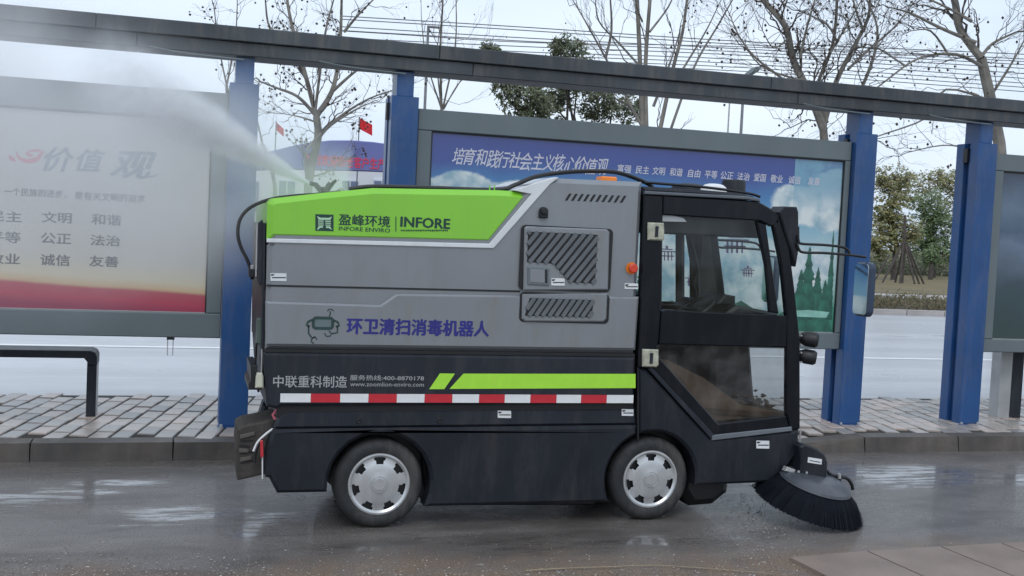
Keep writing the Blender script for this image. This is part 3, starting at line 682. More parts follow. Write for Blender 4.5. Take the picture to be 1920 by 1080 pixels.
bare_tree('big bare plane tree with dense twiggy crown left of the third blue post', 26, [(1552, 520), (1550, 350), (1543, 235)],
    [([(1543, 240), (1520, 180), (1500, 110), (1470, 50), (1440, 0), (1425, -40)], .11, .06), ([(1543, 240), (1580, 150), (1610, 90), (1640, 30), (1660, -30)], .08, .03), ([(1550, 230), (1548, 160), (1570, 80), (1560, 0), (1555, -40)], .06, .03),
     ([(1530, 200), (1460, 150), (1400, 110), (1370, 70), (1360, 30)], .04, .012), ([(1500, 110), (1510, 60), (1525, 0)], .04, .02), ([(1600, 200), (1612, 120), (1615, 60), (1605, 0)], .05, .02),
     ([(1590, 130), (1640, 90), (1690, 50), (1720, 10)], .04, .015), ([(1480, 70), (1450, 90), (1420, 60)], .03, .01), ([(1570, 80), (1535, 50), (1500, 20)], .035, .015), ([(1500, 150), (1440, 120), (1400, 60)], .03, .01),
     ([(1620, 60), (1600, 20), (1590, -20)], .035, .015), ([(1556, 100), (1590, 50), (1620, 0)], .035, .015)], .13, lvl=3, seedp=.28, spread=.5, dens=.8, twl=.75)
bare_tree('bare plane tree with thick pale leaning trunk at the right above the dark board', 22, [(1885, 540), (1878, 320), (1862, 210), (1840, 110)],
    [([(1840, 110), (1822, 50), (1815, 0), (1810, -60)], .10, .08), ([(1850, 130), (1780, 105), (1720, 110), (1660, 150), (1600, 200)], .045, .012), ([(1830, 80), (1780, 50), (1730, 20), (1690, 10)], .05, .015),
     ([(1862, 190), (1790, 165), (1740, 220), (1650, 255), (1640, 262)], .03, .01), ([(1838, 110), (1870, 80), (1905, 60)], .045, .02), ([(1822, 40), (1780, 15), (1720, -10)], .04, .015), ([(1858, 180), (1890, 120), (1915, 70)], .035, .015),
     ([(1780, 105), (1740, 60), (1700, 60)], .03, .01), ([(1700, 125), (1650, 80), (1630, 90)], .025, .01), ([(1875, 300), (1800, 280), (1740, 275), (1660, 290)], .03, .01), ([(1865, 240), (1905, 190), (1925, 150)], .03, .012)], .14, lvl=3, seedp=.22, spread=.5, dens=.6, twl=.7)
# leafy trees
def leafy(label, Y, cx, base_py, blobs, m, n, ls, name='evergreen_tree', group='leafy trees beyond the road', stems=3, cat='tree'):
    ctr = px3(cx, base_py, Y); base = Vector((ctr.x, Y, .08))
    t = empty(name, base, label, cat, group)
    tb = MB(); lb = MB(); V_, F_ = [], []
    sc = Y/abs(ray(cx, 400).y)
    bl = []
    for bx, by, rx, ry in blobs:
        c = px3(bx, by, Y+random.uniform(-.8, .8)); bl.append((c, rx*sc, ry*sc))
    top = max(bl, key=lambda q: q[0].z)[0]
    fork = Vector((base.x, Y, base.z+(min(q[0].z for q in bl)-base.z)*.75))
    tb.tube([base, fork], .16, 7, .11)
    for c, rx, rz in bl: limb(tb, fork, c, .07, .02, 4, .04, 5)
    tot = sum(rx*rz for _, rx, rz in bl)
    for c, rx, rz in bl:
        # clumps of leaves: many small faces round clump centres inside the lobe
        k = int(n*rx*rz/tot); ncl = max(6, k//22)
        for _ in range(ncl):
            d = Vector((random.gauss(0, 1), random.gauss(0, 1), random.gauss(0, 1))).normalized()*random.uniform(.35, 1.08)
            cc = c+Vector((d.x*rx, d.y*rx*.9, d.z*rz)); cr = random.uniform(.10, .24)*max(rx, .6)
            for _ in range(22):
                e = Vector((random.gauss(0, .5), random.gauss(0, .5), random.gauss(0, .4)))*cr*1.4
                p = cc+e; a = Vector((random.gauss(0, 1), random.gauss(0, 1), random.gauss(0, 1))).normalized(); b_ = a.orthogonal().normalized(); s = ls*random.uniform(.6, 1.3)
                i = len(V_); V_ += [p-a*s, p+b_*s*.5, p+a*s, p-b_*s*.5]; F_.append((i, i+1, i+2, i+3))
    lb.v = [tuple(v) for v in V_]; lb.f = F_
    tb.build('trunk', M['twig'], t, smooth=True, fixn=False); lb.build('crown', m, t, fixn=False, kind='stuff')
    return t
random.seed(5)
leafy('round dark evergreen tree left of centre, crown showing below the beam', 40, 985, 560, [(985, 185, 52, 42), (950, 165, 28, 22), (1010, 205, 40, 25), (920, 95, 25, 14)], M['leaf_dark'], 4200, .085)
leafy('tallest dark evergreen tree poking above the beam near the centre', 42, 1060, 560, [(1062, 105, 48, 32), (1050, 82, 18, 20), (1085, 150, 45, 35), (1045, 190, 35, 35)], M['leaf_dark'], 5200, .085)
leafy('loose dark evergreen tree right of centre under the beam', 44, 1150, 560, [(1130, 185, 42, 34), (1175, 205, 38, 30), (1110, 215, 35, 18)], M['leaf_dark'], 3200, .085)
leafy('olive tinted bushy tree right of the third blue post', 55, 1675, 520, [(1672, 345, 40, 40), (1665, 400, 38, 42), (1690, 440, 40, 35), (1650, 455, 30, 35)], M['leaf_olive'], 9000, .10)
leafy('green bushy tree left of the fourth blue post', 62, 1750, 520, [(1745, 395, 40, 40), (1765, 430, 40, 42), (1735, 455, 38, 35), (1770, 480, 36, 22)], M['leaf_green'], 9000, .10)
leafy('brownish green tree behind the bushy trees at the right', 75, 1735, 510, [(1740, 345, 45, 22), (1775, 335, 35, 22), (1715, 365, 30, 26), (1800, 350, 35, 30), (1790, 390, 40, 40)], M['leaf_olive'], 6000, .12)
leafy('small dark green tree with thin trunk on the brown field', 58, 1745, 520, [(1745, 485, 22, 20)], M['leaf_green'], 1600, .08, stems=1)
# hedge, its many bushes read as one mass
hv = MB(); V_, F_ = [], []
for _ in range(26000):
    x = random.uniform(28, 75); z = abs(random.gauss(0, .9)); y = random.uniform(66, 70); p = Vector((x, y, z+.1))
    a = Vector((random.gauss(0, 1), random.gauss(0, 1), random.gauss(0, 1))).normalized(); b_ = a.orthogonal().normalized(); s = .13
    i = len(V_); V_ += [p-a*s, p+b_*s*.5, p+a*s, p-b_*s*.5]; F_.append((i, i+1, i+2, i+3))
hv.v = [tuple(v) for v in V_]; hv.f = F_; hv.build('hedge', M['leaf_dark'], fixn=False, label='dark green hedge along the back of the brown field', cat='hedge', kind='stuff')
gv = MB(); V_, F_ = [], []
for _ in range(30000):
    x = random.uniform(14, 34); y = random.uniform(27.4, 33.4); cl = math.sin(x*3.1)*math.sin(y*2.3+x)
    if cl < -.25 and random.random() < .7: continue
    p = Vector((x, y, .1+abs(random.gauss(0, .13)))); a = Vector((random.gauss(0, .6), random.gauss(0, .6), 1)).normalized(); b_ = a.orthogonal().normalized(); s = random.uniform(.04, .09)
    i = len(V_); V_ += [p-a*s, p+b_*s*.4, p+a*s, p-b_*s*.4]; F_.append((i, i+1, i+2, i+3))
gv.v = [tuple(v) for v in V_]; gv.f = F_; gv.build('verge_planting', M['leaf_brown'], fixn=False, label='low brownish green ground cover on the far verge', cat='ground cover', kind='stuff')
# staked young tree with prop poles
st_ = empty('tree_stakes', (*onZ(1690, 533, .09), .09), 'wooden prop poles leaning together round a young trunk on the field', 'stakes')
bx, by = onZ(1690, 531, .09)
for dx, dy in ((-.9, 0), (-.35, -.5), (.3, -.6), (.75, -.2), (1.15, .1), (.1, .7)):
    MB().tube([(bx+dx*1.25, by+dy, .09), (bx+dx*.12, by, 2.2)], .05, 6).build('pole', M['twig'], st_)
MB().tube([(bx, by, .09), (bx+.05, by, 1.6), (bx-.05, by, 3.6)], .11, 7, .07).build('post', M['twig'], st_)
st2 = empty('tree_stakes', (*onZ(1648, 530, .09), .09), 'pair of thin prop poles at the left of the brown field', 'stakes')
bx, by = onZ(1648, 530, .09)
for dx in (0, .5): MB().tube([(bx+dx-.3, by, .09), (bx+dx+.5, by, 1.5)], .04, 6).build('pole', M['twig'], st2)
# overhead wires
wr = [(36, 52, 78, 95), (42, 58, 84, 104), (56, 72, 92, 115), (63, 78, 98, 122), (76, 88, 104, 132), (84, 98, 112, 141), (90, 104, 120, 150), (98, 112, 127, 158), (104, 118, 134, 166), (64, 80, 88, 109)]
ORD = ['topmost', 'second from the top', 'third from the top', 'fourth from the top', 'fifth from the top', 'fifth from the bottom', 'fourth from the bottom', 'third from the bottom', 'second from the bottom', 'lowest']
rank = {i: k for k, i in enumerate(sorted(range(len(wr)), key=lambda q: sum(wr[q])))}
for i, w_ in enumerate(wr):
    pts = [px3(640, w_[0]-6, 60+i), px3(740, w_[0], 60+i), px3(1000, w_[1], 58+i), px3(1400, w_[2], 56+i), px3(1950, w_[3]+8, 53+i)]
    o = MB().tube(smooth_path(pts, 5), .028, 4, caps=False).build('overhead_wire', M['wire'], fixn=False)
    o['label'] = f'thin grey overhead wire, {ORD[rank[i]]} of the ten crossing the sky'; o['category'] = 'wire'; o['group'] = 'parallel overhead wires across the sky'
# utility frame + lamp posts
def pole(label, Y, x0, yt, r, xt=None, cat='pole', name='utility_pole'):
    p = px3(x0, yt, Y); t = MB().tube([(p.x, Y, .08), (p.x, Y, p.z)], r, 7, r*.7).build(name, M['bare'], smooth=True, label=label, cat=cat); return t, p
lp = px3(1395, 150, 45); t = empty('street_lamp', (lp.x, 45, .08), 'grey street lamp with one slanting head, behind the beam right of centre', 'street lamp')
MB().tube([(lp.x, 45, .08), (lp.x, 45, lp.z)], .09, 8, .06).build('pole', M['wire'], t, smooth=True)
h0, h1 = px3(1400, 140, 45), px3(1437, 120, 45)
MB().tube([lp, h0, h1], .04, 6).build('arm', M['wire'], t)
dd = (h1-h0).normalized(); MB().tube([h0-dd*.05, h0+dd*.25, h0+dd*.6, h0+dd*.75], [.08, .14, .12, .03], 8).build('lamp_head', M['steel'], t, smooth=True)
pole('thin grey pole just left of the street lamp', 46, 1368, 190, .05)
q_ = px3(803, 48, 60); t = empty('utility_pole', (q_.x, 60, .08), 'thin grey utility pole with short crossbar, just right of the second blue post', 'pole')
MB().tube([(q_.x, 60, .08), q_], .10, 7, .07).build('mast', M['wire'], t, smooth=True)
MB().tube([px3(803, 50, 59.8), px3(826, 52, 59.8)], .07, 6).build('crossbar', M['wire'], t)
MB().tube([px3(804, 53, 59.8), px3(815, 72, 59.8)], .03, 5).build('brace', M['wire'], t)
# white building and blue arched sign at the left
YW = 70
bd = empty('white_building', (px3(600, 420, YW).x, YW, 0), 'pale white building far behind the sweeper rear, below the blue arch', 'building')
xa, z_ = onY(150, 330, YW+2); xb = onY(760, 330, YW+2)[0]; zt = onY(600, 305, YW+2)[1]
MB().box(xa, xb, YW+1, YW+9, 0, zt).build('wall', M['wall_white'], bd)
for px in (522, 640, 700, 455, 400, 320):
    w0 = onY(px, 336, YW+1); w1 = onY(px+30, 400, YW+1)
    fr = MB().box(w0[0], w1[0], YW+.9, YW+.996, w1[1], w0[1]).build('window', M['wall_white'], bd)
    for k in range(2):
        ww = (w1[0]-w0[0])/2; MB().box(w0[0]+k*ww+.05, w0[0]+(k+1)*ww-.05, YW+.86, YW+.898, w1[1]+.1, w0[1]-.1).build('pane', M['glassblue'], fr)
ar = empty('arch_sign', (px3(620, 300, YW-4).x, YW-4, 0), 'arched purple blue gateway sign with red lettering behind the bare plane tree', 'sign')
ya = YW-4; top = [(430, 318), (480, 292), (510, 283), (545, 274), (580, 267), (620, 263), (660, 263), (700, 266), (735, 271), (770, 279), (800, 290)]
bot = [(800, 328), (735, 323), (660, 320), (600, 319), (530, 317), (430, 322)]
pl = [onY(x, y, ya) for x, y in top+bot]; MB().prism(pl, ya, ya+.6, .05).build('panel', M['banner'], ar)
for px in (436, 790):
    x, z = onY(px, 322, ya); MB().box(x-.3, x+.3, ya+.05, ya+.55, 0, z+.3).build('pillar', M['wall_white'], ar)
M['ink_red'] = mat('red sign letters', (.6, .05, .12), .5)
xq = [onY(p, 304, ya-.03)[0] for p in (572, 722)]; zq = [onY(650, p, ya-.03)[1] for p in (314, 293)]
text_w('热烈欢迎新老客户生产', xq[0], xq[1], zq[0], zq[1], M['ink_red'], ar, ya-.03, bold=.03)
for i, (px, py, lab) in enumerate(((683, 235, 'red flag flying above the right part of the arched sign'), (527, 243, 'red flag above the left end of the arched sign'))):
    t = empty('flag', (px3(px-9, 300, YW-2).x, YW-2, 0), lab, 'flag', 'red flags above the arched sign')
    p = px3(px-9, py-16, YW-2); MB().tube([(p.x, YW-2, 0), (p.x, YW-2, p.z)], .04, 6).build('pole', M['wire'], t)
    vs = []; fs = []; n_ = 8
    Wf, Hf = (24, 28) if i == 0 else (14, 20)
    for a in range(n_+1):
        for c in range(4):
            q = px3(px-9+Wf*a/n_, py-14+Hf*c/3*.75+a*1.6, YW-2+.12*math.sin(a*1.1)); vs.append(q)
    for a in range(n_):
        for c in range(3): fs.append((a*4+c, a*4+c+1, (a+1)*4+c+1, (a+1)*4+c))
    MB().add(vs, fs).build('cloth', M['flag'], t, smooth=True, fixn=False)
# ================================================================ STREET SWEEPER
sw_ = empty('street_sweeper', (2.2, YV+VW/2, 0), 'grey and lime green compact street sweeper with dark glazed cab and silver hubcaps', 'street sweeper')
def part(name, pts, y0, y1, m, c=.01, parent=sw_, px=True, cb=None, **k):
    return MB().prism(VP(pts) if px else pts, y0, y1, c, cb).build(name, M[m] if isinstance(m, str) else m, parent, **k)
N_, Fr = YV, YF
RW, FW = V(712, 910), V(1222, 900); WR = .27
RW = (RW[0], WR); FW = (FW[0], WR)
# -- hull
hull = [(497, 655), (501, 460), (506, 455), (507, 395), (520, 385), (600, 374), (700, 366), (935, 370), (972, 366), (990, 347), (1040, 334), (1206, 341), (1190, 663)]
part('body_shell', hull, N_, Fr, 'paint_grey', .03)
green = [(500, 449), (502, 381), (510, 372), (600, 362), (700, 352.5), (935, 356.5), (960, 358), (996, 364), (919, 459)]
part('green_panel', green, N_-.007, Fr+.007, 'paint_green', .034)
part('light_stripe', [(500, 447), (919, 457), (925, 465.5), (500, 454.5)], N_-.010, N_+.02, 'paint_light', .003)
part('light_flank', [(917, 457), (996, 364), (962, 357), (1000, 344.5), (1041, 332), (1047, 333), (1030, 346), (925, 465.5)], N_-.009, Fr+.009, 'paint_light', .003)
part('seam', [(500, 533.5), (975, 544.5), (975, 548), (500, 537)], N_-.003, N_+.02, 'black', 0)
part('lower_panel', [(497, 564), (712, 571), (743, 550), (1197, 556), (1190, 656), (497, 648)], N_-.016, N_+.01, 'paint_grey', .014)
part('seam', [(497, 654), (1190, 663), (1190, 669), (497, 660)], N_-.002, Fr+.002, 'black', 0)
low = [(493, 660), (1191, 669), (1187, 757), (527, 762), (518, 767), (500, 762)]
part('lower_box', low, N_-.012, Fr+.012, 'dark2', .018)
# dark lower shell inside, tapering to the skirts
part('chassis', [(525, 758), (1190, 755), (1440, 790), (1440, 895), (1300, 885), (800, 900), (640, 870), (520, 880)], N_+.20, Fr-.20, 'black', .01)
part('gap_panel', [(520, 757), (1192, 754), (1192, 775), (520, 785)], N_+.03, Fr-.03, 'black', .004)
# door with louvres
M['slat'] = mat('slat grey', (.16, .175, .19), .4)
def louvre_door(name, out, field, slat_px, seg):
    d = part(name, out, N_-.034, N_+.0, 'paint_grey', .008)
    part('recess', field, N_-.0355, N_-.0342, 'black', 0, parent=d)
    fp = VP(field); dirv = Vector((.035, .045)).normalized() if seg else Vector((.03, .045)).normalized()
    nrm = Vector((-dirv.y, dirv.x)); projs = [Vector(p).dot(nrm) for p in fp]
    s = min(projs)+.016
    while s < max(projs)-.008:
        hits = []
        for i in range(len(fp)):
            a, b = Vector(fp[i]), Vector(fp[(i+1) % len(fp)]); da, db = a.dot(nrm)-s, b.dot(nrm)-s
            if da*db < 0: q = a.lerp(b, da/(da-db)); hits.append(q.dot(dirv))
        hits.sort()
        for h0, h1 in zip(hits[::2], hits[1::2]):
            if h1-h0 > .012:
                b0 = nrm*s+dirv*h0; b1 = nrm*s+dirv*h1; o = nrm*.0128
                mb = MB(); vs = [(b0-o), (b1-o), (b1+o), (b0+o)]
                y0s, y1s = N_-.037, N_-.050
                v = [(vs[0].x, y0s, vs[0].y), (vs[1].x, y0s, vs[1].y), (vs[2].x, y0s, vs[2].y), (vs[3].x, y0s, vs[3].y),
                     (vs[0].x, y0s-.004, vs[0].y), (vs[1].x, y0s-.004, vs[1].y), (vs[2].x, y1s, vs[2].y), (vs[3].x, y1s, vs[3].y)]
                mb.add(v, [(0, 1, 2, 3), (4, 7, 6, 5), (0, 4, 5, 1), (1, 5, 6, 2), (2, 6, 7, 3), (3, 7, 4, 0)]).build('slat', M['slat'], d)
        s += slat_px
    return d
def rr_px(x0, y0, x1, y1, r=.02, sk=.022):
    a = V(x0, y0); c = V(x1, y1+(x1-x0)*0); return rrect(a[0], c[1], c[0], a[1], r)
def rp(x0, y0, x1, y1, r): a, c = V(x0, y0), V(x1, y1); return rrect(a[0], c[1], c[0], a[1], r)
part('door_gap', rp(977, 421, 1142, 548, .03), N_-.018, N_-.004, 'black', .001, px=False)
part('door_gap', rp(974, 547, 1139, 607, .03), N_-.0185, N_-.004, 'black', .001, px=False)
ud = louvre_door('vent_door', [(981, 427), (986, 424), (1135, 430), (1140, 435), (1137, 543), (979, 544)], [(987, 434), (1117, 440), (1112, 531), (1064, 529), (1034, 494), (985, 491)], .040, 1)
ld = louvre_door('lower_vent_door', [(977, 551), (1136, 549), (1134, 597), (1128, 603), (982, 602), (976, 597)], [(990, 558), (1110, 562), (1105, 594), (981, 591)], .036, 0)
part('latch', [(986, 500), (1026, 502), (1026, 535), (986, 533)], N_-.044, N_-.033, 'steel', .004, parent=ud)
part('latch_inset', [(990, 503), (1017, 505), (1017, 530), (990, 528)], N_-.047, N_-.0445, 'paint_grey', .001, parent=ud)
part('latch_slot', [(1018, 505), (1022, 505), (1022, 530), (1018, 530)], N_-.046, N_-.0445, 'black', 0, parent=ud)
for i in range(10):
    x = 1062+i*11.4; y = 376+i*.45; part('vent_slot', [(x-3, y), (x+2, y), (x+10, y-13), (x+5, y-13)], N_-.0018, N_+.004, 'black', 0)
# door ajar cap, button, small labels
cx, cz = V(1018, 400); MB().lathe([(.0, -.035), (.018, -.034), (.026, -.022), (.028, 0), (.028, .03)], (cx, N_-.004, cz+.012), (0, 1, 0), 20).build('filler_cap', M['black'], sw_, smooth=True)
MB().prism(rrect(cx-.028, cz-.03, cx+.026, cz+.012, .006), N_-.03, N_+.01, .006).build('cap_base', M['dark'], sw_)
bx, bz = V(1184, 503); MB().lathe([(0, -.04), (.022, -.04), (.03, -.034), (.03, -.022), (.018, -.02), (.018, 0)], (bx, N_-.002, bz), (0, 1, 0), 20).build('stop_button', M['redbtn'], sw_, smooth=True)
MB().lathe([(.0, -.004), (.038, -.004), (.038, 0)], (bx, N_-.0005, bz), (0, 1, 0), 20).build('button_plate', M['amber'], sw_)
def sticker(x0, y0, x1, y1, Y, m='white', par=sw_):
    s = part('label_sticker', [(x0, y0), (x1, y0+.5), (x1, y1), (x0, y1-.5)], Y-.0015, Y+.0015, m, 0, parent=par)
    part('label_print', [(x0+3, (y0+y1)/2), (x1-1, (y0+y1)/2), (x1-1, (y0+y1)/2+2), (x0+3, (y0+y1)/2+2)], Y-.0022, Y-.0017, 'dark2', 0, parent=s)
    part('label_print', [(x0+1, y0+2), (x0+8, y0+2), (x0+5, y0+5), (x0+1, y0+5)], Y-.0022, Y-.0017, 'dark2', 0, parent=s)
sticker(507, 512, 537, 527, N_-.002, 'paint_light'); sticker(1030, 521, 1055, 535, N_-.037); sticker(1171, 531, 1196, 542, N_-.002)
sticker(935, 771, 960, 785, N_+.022); sticker(1168, 768, 1190, 781, N_+.022)
# -- graphics on the lower box
YL = N_-.0135
part('lime_stripe', [(804, 729), (824, 699.5), (852, 700), (832, 729)], YL-.001, YL+.001, 'lime', 0)
part('lime_stripe', [(842, 728.5), (868, 700), (1190, 700.5), (1190, 727)], YL-.001, YL+.001, 'lime', 0)
tb_ = [525, 582, 637, 690, 743, 795, 847, 897, 945, 993, 1042, 1088, 1136, 1186]
xA = V(525, 748)[0]; xB = V(1186, 745)[0]
zA = (V(525, 757)[1]+V(1186, 752)[1])/2; zB = (V(525, 740.5)[1]+V(1186, 737)[1])/2
for i in range(13):
    a = V(tb_[i], 748)[0]; c = V(tb_[i+1], 748)[0]
    MB().box(a+.0004, c-.0004, YL-.0015, YL+.0005, zA, zB).build('reflective_tape', M['white' if i % 2 == 0 else 'red'], sw_)
def vt(s, x0, x1, yt, yb, Y, m, bold=0, shear=0):
    xm = (x0+x1)/2; ym = (yt+yb)/2
    return text_w(s, V(x0, ym)[0], V(x1, ym)[0], V(xm, yb)[1], V(xm, yt)[1], M[m], sw_, Y, bold=bold, shear=shear)
vt('中联重科制造', 512, 650, 704, 726, YL-.0005, 'ink_white', .012)
vt('服务热线:400-8870178', 656, 794, 703, 713, YL-.0005, 'ink_white', .01)
vt('www.zoomlion-enviro.com', 656, 794, 716, 724, YL-.0005, 'ink_white', .005)
YG = N_-.0085
vt('盈峰环境', 635, 731, 403, 424, YG, 'ink_green', .02); vt('INFORE ENVIRO', 635, 731, 426.5, 434, YG, 'ink_green', .015)
vt('INFORE', 751, 843, 408.5, 427, YG, 'ink_green', .035)
part('divider', [(741, 406), (742.6, 406), (742.6, 434), (741, 434)], YG-.0004, YG+.0005, 'ink_green', 0)
rng = random.Random(3); x = 751
while x < 840:     # the tiny unreadable line under the name
    wq = rng.uniform(1.6, 3.2)
    part('fine_print', [(x, 430.5), (x+wq, 430.5), (x+wq, 433+rng.random()), (x, 433+rng.random())], YG-.0002, YG+.0005, 'ink_green', 0); x += wq+1.1
lg = part('emblem', [(591, 401.5), (625, 402.5), (625, 433.5), (591, 432.5)], YG-.0004, YG+.0006, 'ink_green', 0)
Mlg = mat('pale emblem', (.40, .62, .42), .4)
for poly in ([(594, 405), (600, 408), (616, 408.5), (622, 406), (619, 412.5), (597, 412)], [(597, 430), (594, 430.5), (597, 424), (605, 423.5), (605, 427), (600, 427)], [(622, 431), (616, 427.5), (611, 427.5), (611, 424), (619, 424.5)],
             [(596, 413.5), (606.5, 413.5), (606.5, 415.5), (596, 415.5)], [(609.5, 413.7), (620, 414), (620, 416), (609.5, 415.7)], [(596, 417.3), (606.5, 417.5), (606.5, 419.3), (596, 419.1)],
             [(609.5, 417.5), (620, 417.8), (620, 419.6), (609.5, 419.3)], [(596, 420.8), (606.5, 421), (606.5, 422.8), (596, 422.6)], [(609.5, 421.1), (620, 421.3), (620, 423), (609.5, 422.8)]):
    part('emblem_bar', poly, YG-.0008, YG-.0005, Mlg, 0, parent=lg)
YR = N_-.0175
vt('环卫清扫消毒机器人', 650, 915, 598.5, 628, YR, 'ink_blue', .042)
# line pictogram of a boxy robot head with two claws
Mln = mat('teal black ink', (.018, .05, .048), .4)
def stroke(pts, wpx, par, closed=False, m=Mln, name='line'):
    P = [Vector((*V(x, y), 0)) for x, y in pts]; n = len(P); wv = wpx/2/300; up, lo = [], []
    for i in range(n):
        a = P[(i-1) % n] if closed else P[max(i-1, 0)]; b = P[(i+1) % n] if closed else P[min(i+1, n-1)]
        d = (b-a).normalized(); nn = Vector((-d.y, d.x, 0)); up.append(P[i]+nn*wv); lo.append(P[i]-nn*wv)
    vs = [(q.x, YR, q.y) for q in up+lo]; k = n if closed else n-1
    return MB().add(vs, [(i, (i+1) % n, n+(i+1) % n, n+i) for i in range(k)]).build(name, m, par, fixn=False)
scr = MB().add([(x, YR+.0004, z) for x, z in rp(586, 594, 624, 617, .02)], [tuple(range(24))]).build('pictogram', mat('teal grey', (.12, .16, .17), .4), sw_, fixn=False)
P_ = rp(584.5, 592.5, 625.5, 618.5, .026); n_ = len(P_); inn = inset(P_, .018)
MB().add([(x, YR, z) for x, z in P_+inn], [(i, (i+1) % n_, n_+(i+1) % n_, n_+i) for i in range(n_)]).build('line', Mln, scr, fixn=False)
stroke([(617, 593), (619, 587), (618, 583)], 2.2, scr); stroke([(613, 583), (616, 579.5), (621, 579.5), (625, 583)], 2, scr)
stroke([(585, 599), (577, 603), (574.5, 609), (580, 612)], 4, scr); stroke([(625, 600), (633, 604), (635, 610), (629, 612)], 4, scr)
stroke([(578, 610), (578, 624), (583, 632)], 3, scr); stroke([(590, 631), (584, 634), (583, 640), (588, 643.5)], 2.4, scr); stroke([(584, 634), (590, 631), (594, 636)], 2.4, scr)
stroke([(632, 611), (632, 623), (622, 625)], 3, scr); stroke([(608, 624), (611, 630), (618, 630), (621, 625), (616, 620)], 2.4, scr)
# -- skirts
def arc_px(c, r, a0, a1, n=14): return [(c[0]+r*math.cos(math.radians(a0+(a1-a0)*i/n)), c[1]+r*math.sin(math.radians(a0+(a1-a0)*i/n))) for i in range(n+1)]
AR = .315
def clampz(a, z): return (a, z)
zb1 = V(560, 925)[1]; zb2 = V(960, 947)[1]
for (yn, yf) in ((N_+.005, N_+.16), (Fr-.16, Fr-.005)):
    aL = math.degrees(math.asin((zb1-RW[1])/AR)); aM = math.degrees(math.asin((zb2-RW[1])/AR))
    sk = VP([(512, 806), (1195, 797), (1197, 822)])
    fa0 = 180-math.degrees(math.asin((zb2-FW[1])/AR))
    xj = V(1196, 822)[0]; ac = math.degrees(math.acos((xj-FW[0])/AR))
    poly = VP([(498, 850), (512, 806), (1196, 798)])
    fr_arc = arc_px(FW, AR, ac, fa0)
    poly += [(xj, fr_arc[0][1])]+fr_arc[1:] + arc_px(RW, AR, aM, 180-aL) + [(V(520, 925)[0], zb1)] + VP([(505, 897), (498, 896)])
    mb = MB().prism(poly, yn, yf, .02, .02); mb.build('side_skirt', M['dark'], sw_)
    up = VP([(512, 805), (527, 780), (545, 772), (1194, 767), (1196, 797)])
    MB().prism(up, yn+.018, yf-.018, .012, .012).build('skirt_rail', M['dark2'], sw_)
for px in (674, 826):
    x, z = V(px, 791); MB().lathe([(0, -.004), (.013, -.006), (.017, -.002), (.017, .004)], (x, N_+.022, z), (0, 1, 0), 14).build('rubber_plug', M['black'], sw_, smooth=True)
# -- front body
for (yn, yf) in ((N_, N_+.16), (Fr-.16, Fr)):
    a1 = math.degrees(math.asin((V(1310, 910)[1]-FW[1])/AR))
    xj = V(1197, 822)[0]+.004; ac = math.degrees(math.acos((xj-FW[0])/AR)); arc = arc_px(FW, AR, a1, ac)
    poly = VP([(1197, 692), (1213, 694), (1334, 824), (1484, 809), (1500, 803), (1497, 850), (1470, 885), (1440, 905), (1320, 910)])+arc[:-1]+[(xj, arc[-1][1])]
    MB().prism(poly, yn, yf, .018, .018).build('front_fender', M['dark'], sw_)
    q = VP([(1334, 816), (1484, 800), (1485, 808), (1334, 826)]); MB().prism(q, yn-.006 if yn == N_ else yn+.05, yn+.1 if yn == N_ else yf+.006, .004).build('sill_trim', M['dark2'] if 0 else mat('grey trim', (.13, .145, .165), .4), sw_)
    q = VP([(1215, 692), (1222, 688), (1340, 816), (1334, 824)]); MB().prism(q, yn-.004 if yn == N_ else yn+.05, yn+.1 if yn == N_ else yf+.004, .004).build('sill_trim', M['dark2'], sw_)
sticker(1418, 826, 1442, 841, N_-.001)
part('fender_gap', [(1195, 690), (1197.5, 690), (1197.5, 824), (1195, 824)], N_-.0015, N_+.1, 'black', 0)
part('front_panel', [(1440, 795), (1496, 795), (1494, 850), (1440, 890)], N_+.165, Fr-.165, 'dark', .01)
part('headliner', [(1246, 400), (1424, 412), (1440, 420), (1452, 448), (1246, 438)], N_+.12, Fr-.058, 'black', .01)
part('cab_floor', [(1222, 770), (1490, 790), (1490, 812), (1222, 800)], N_+.165, Fr-.165, 'black', .004)
part('cab_rear_wall', [(1200, 560), (1216, 560), (1216, 800), (1200, 800)], N_+.06, Fr-.06, 'dark2', .004)
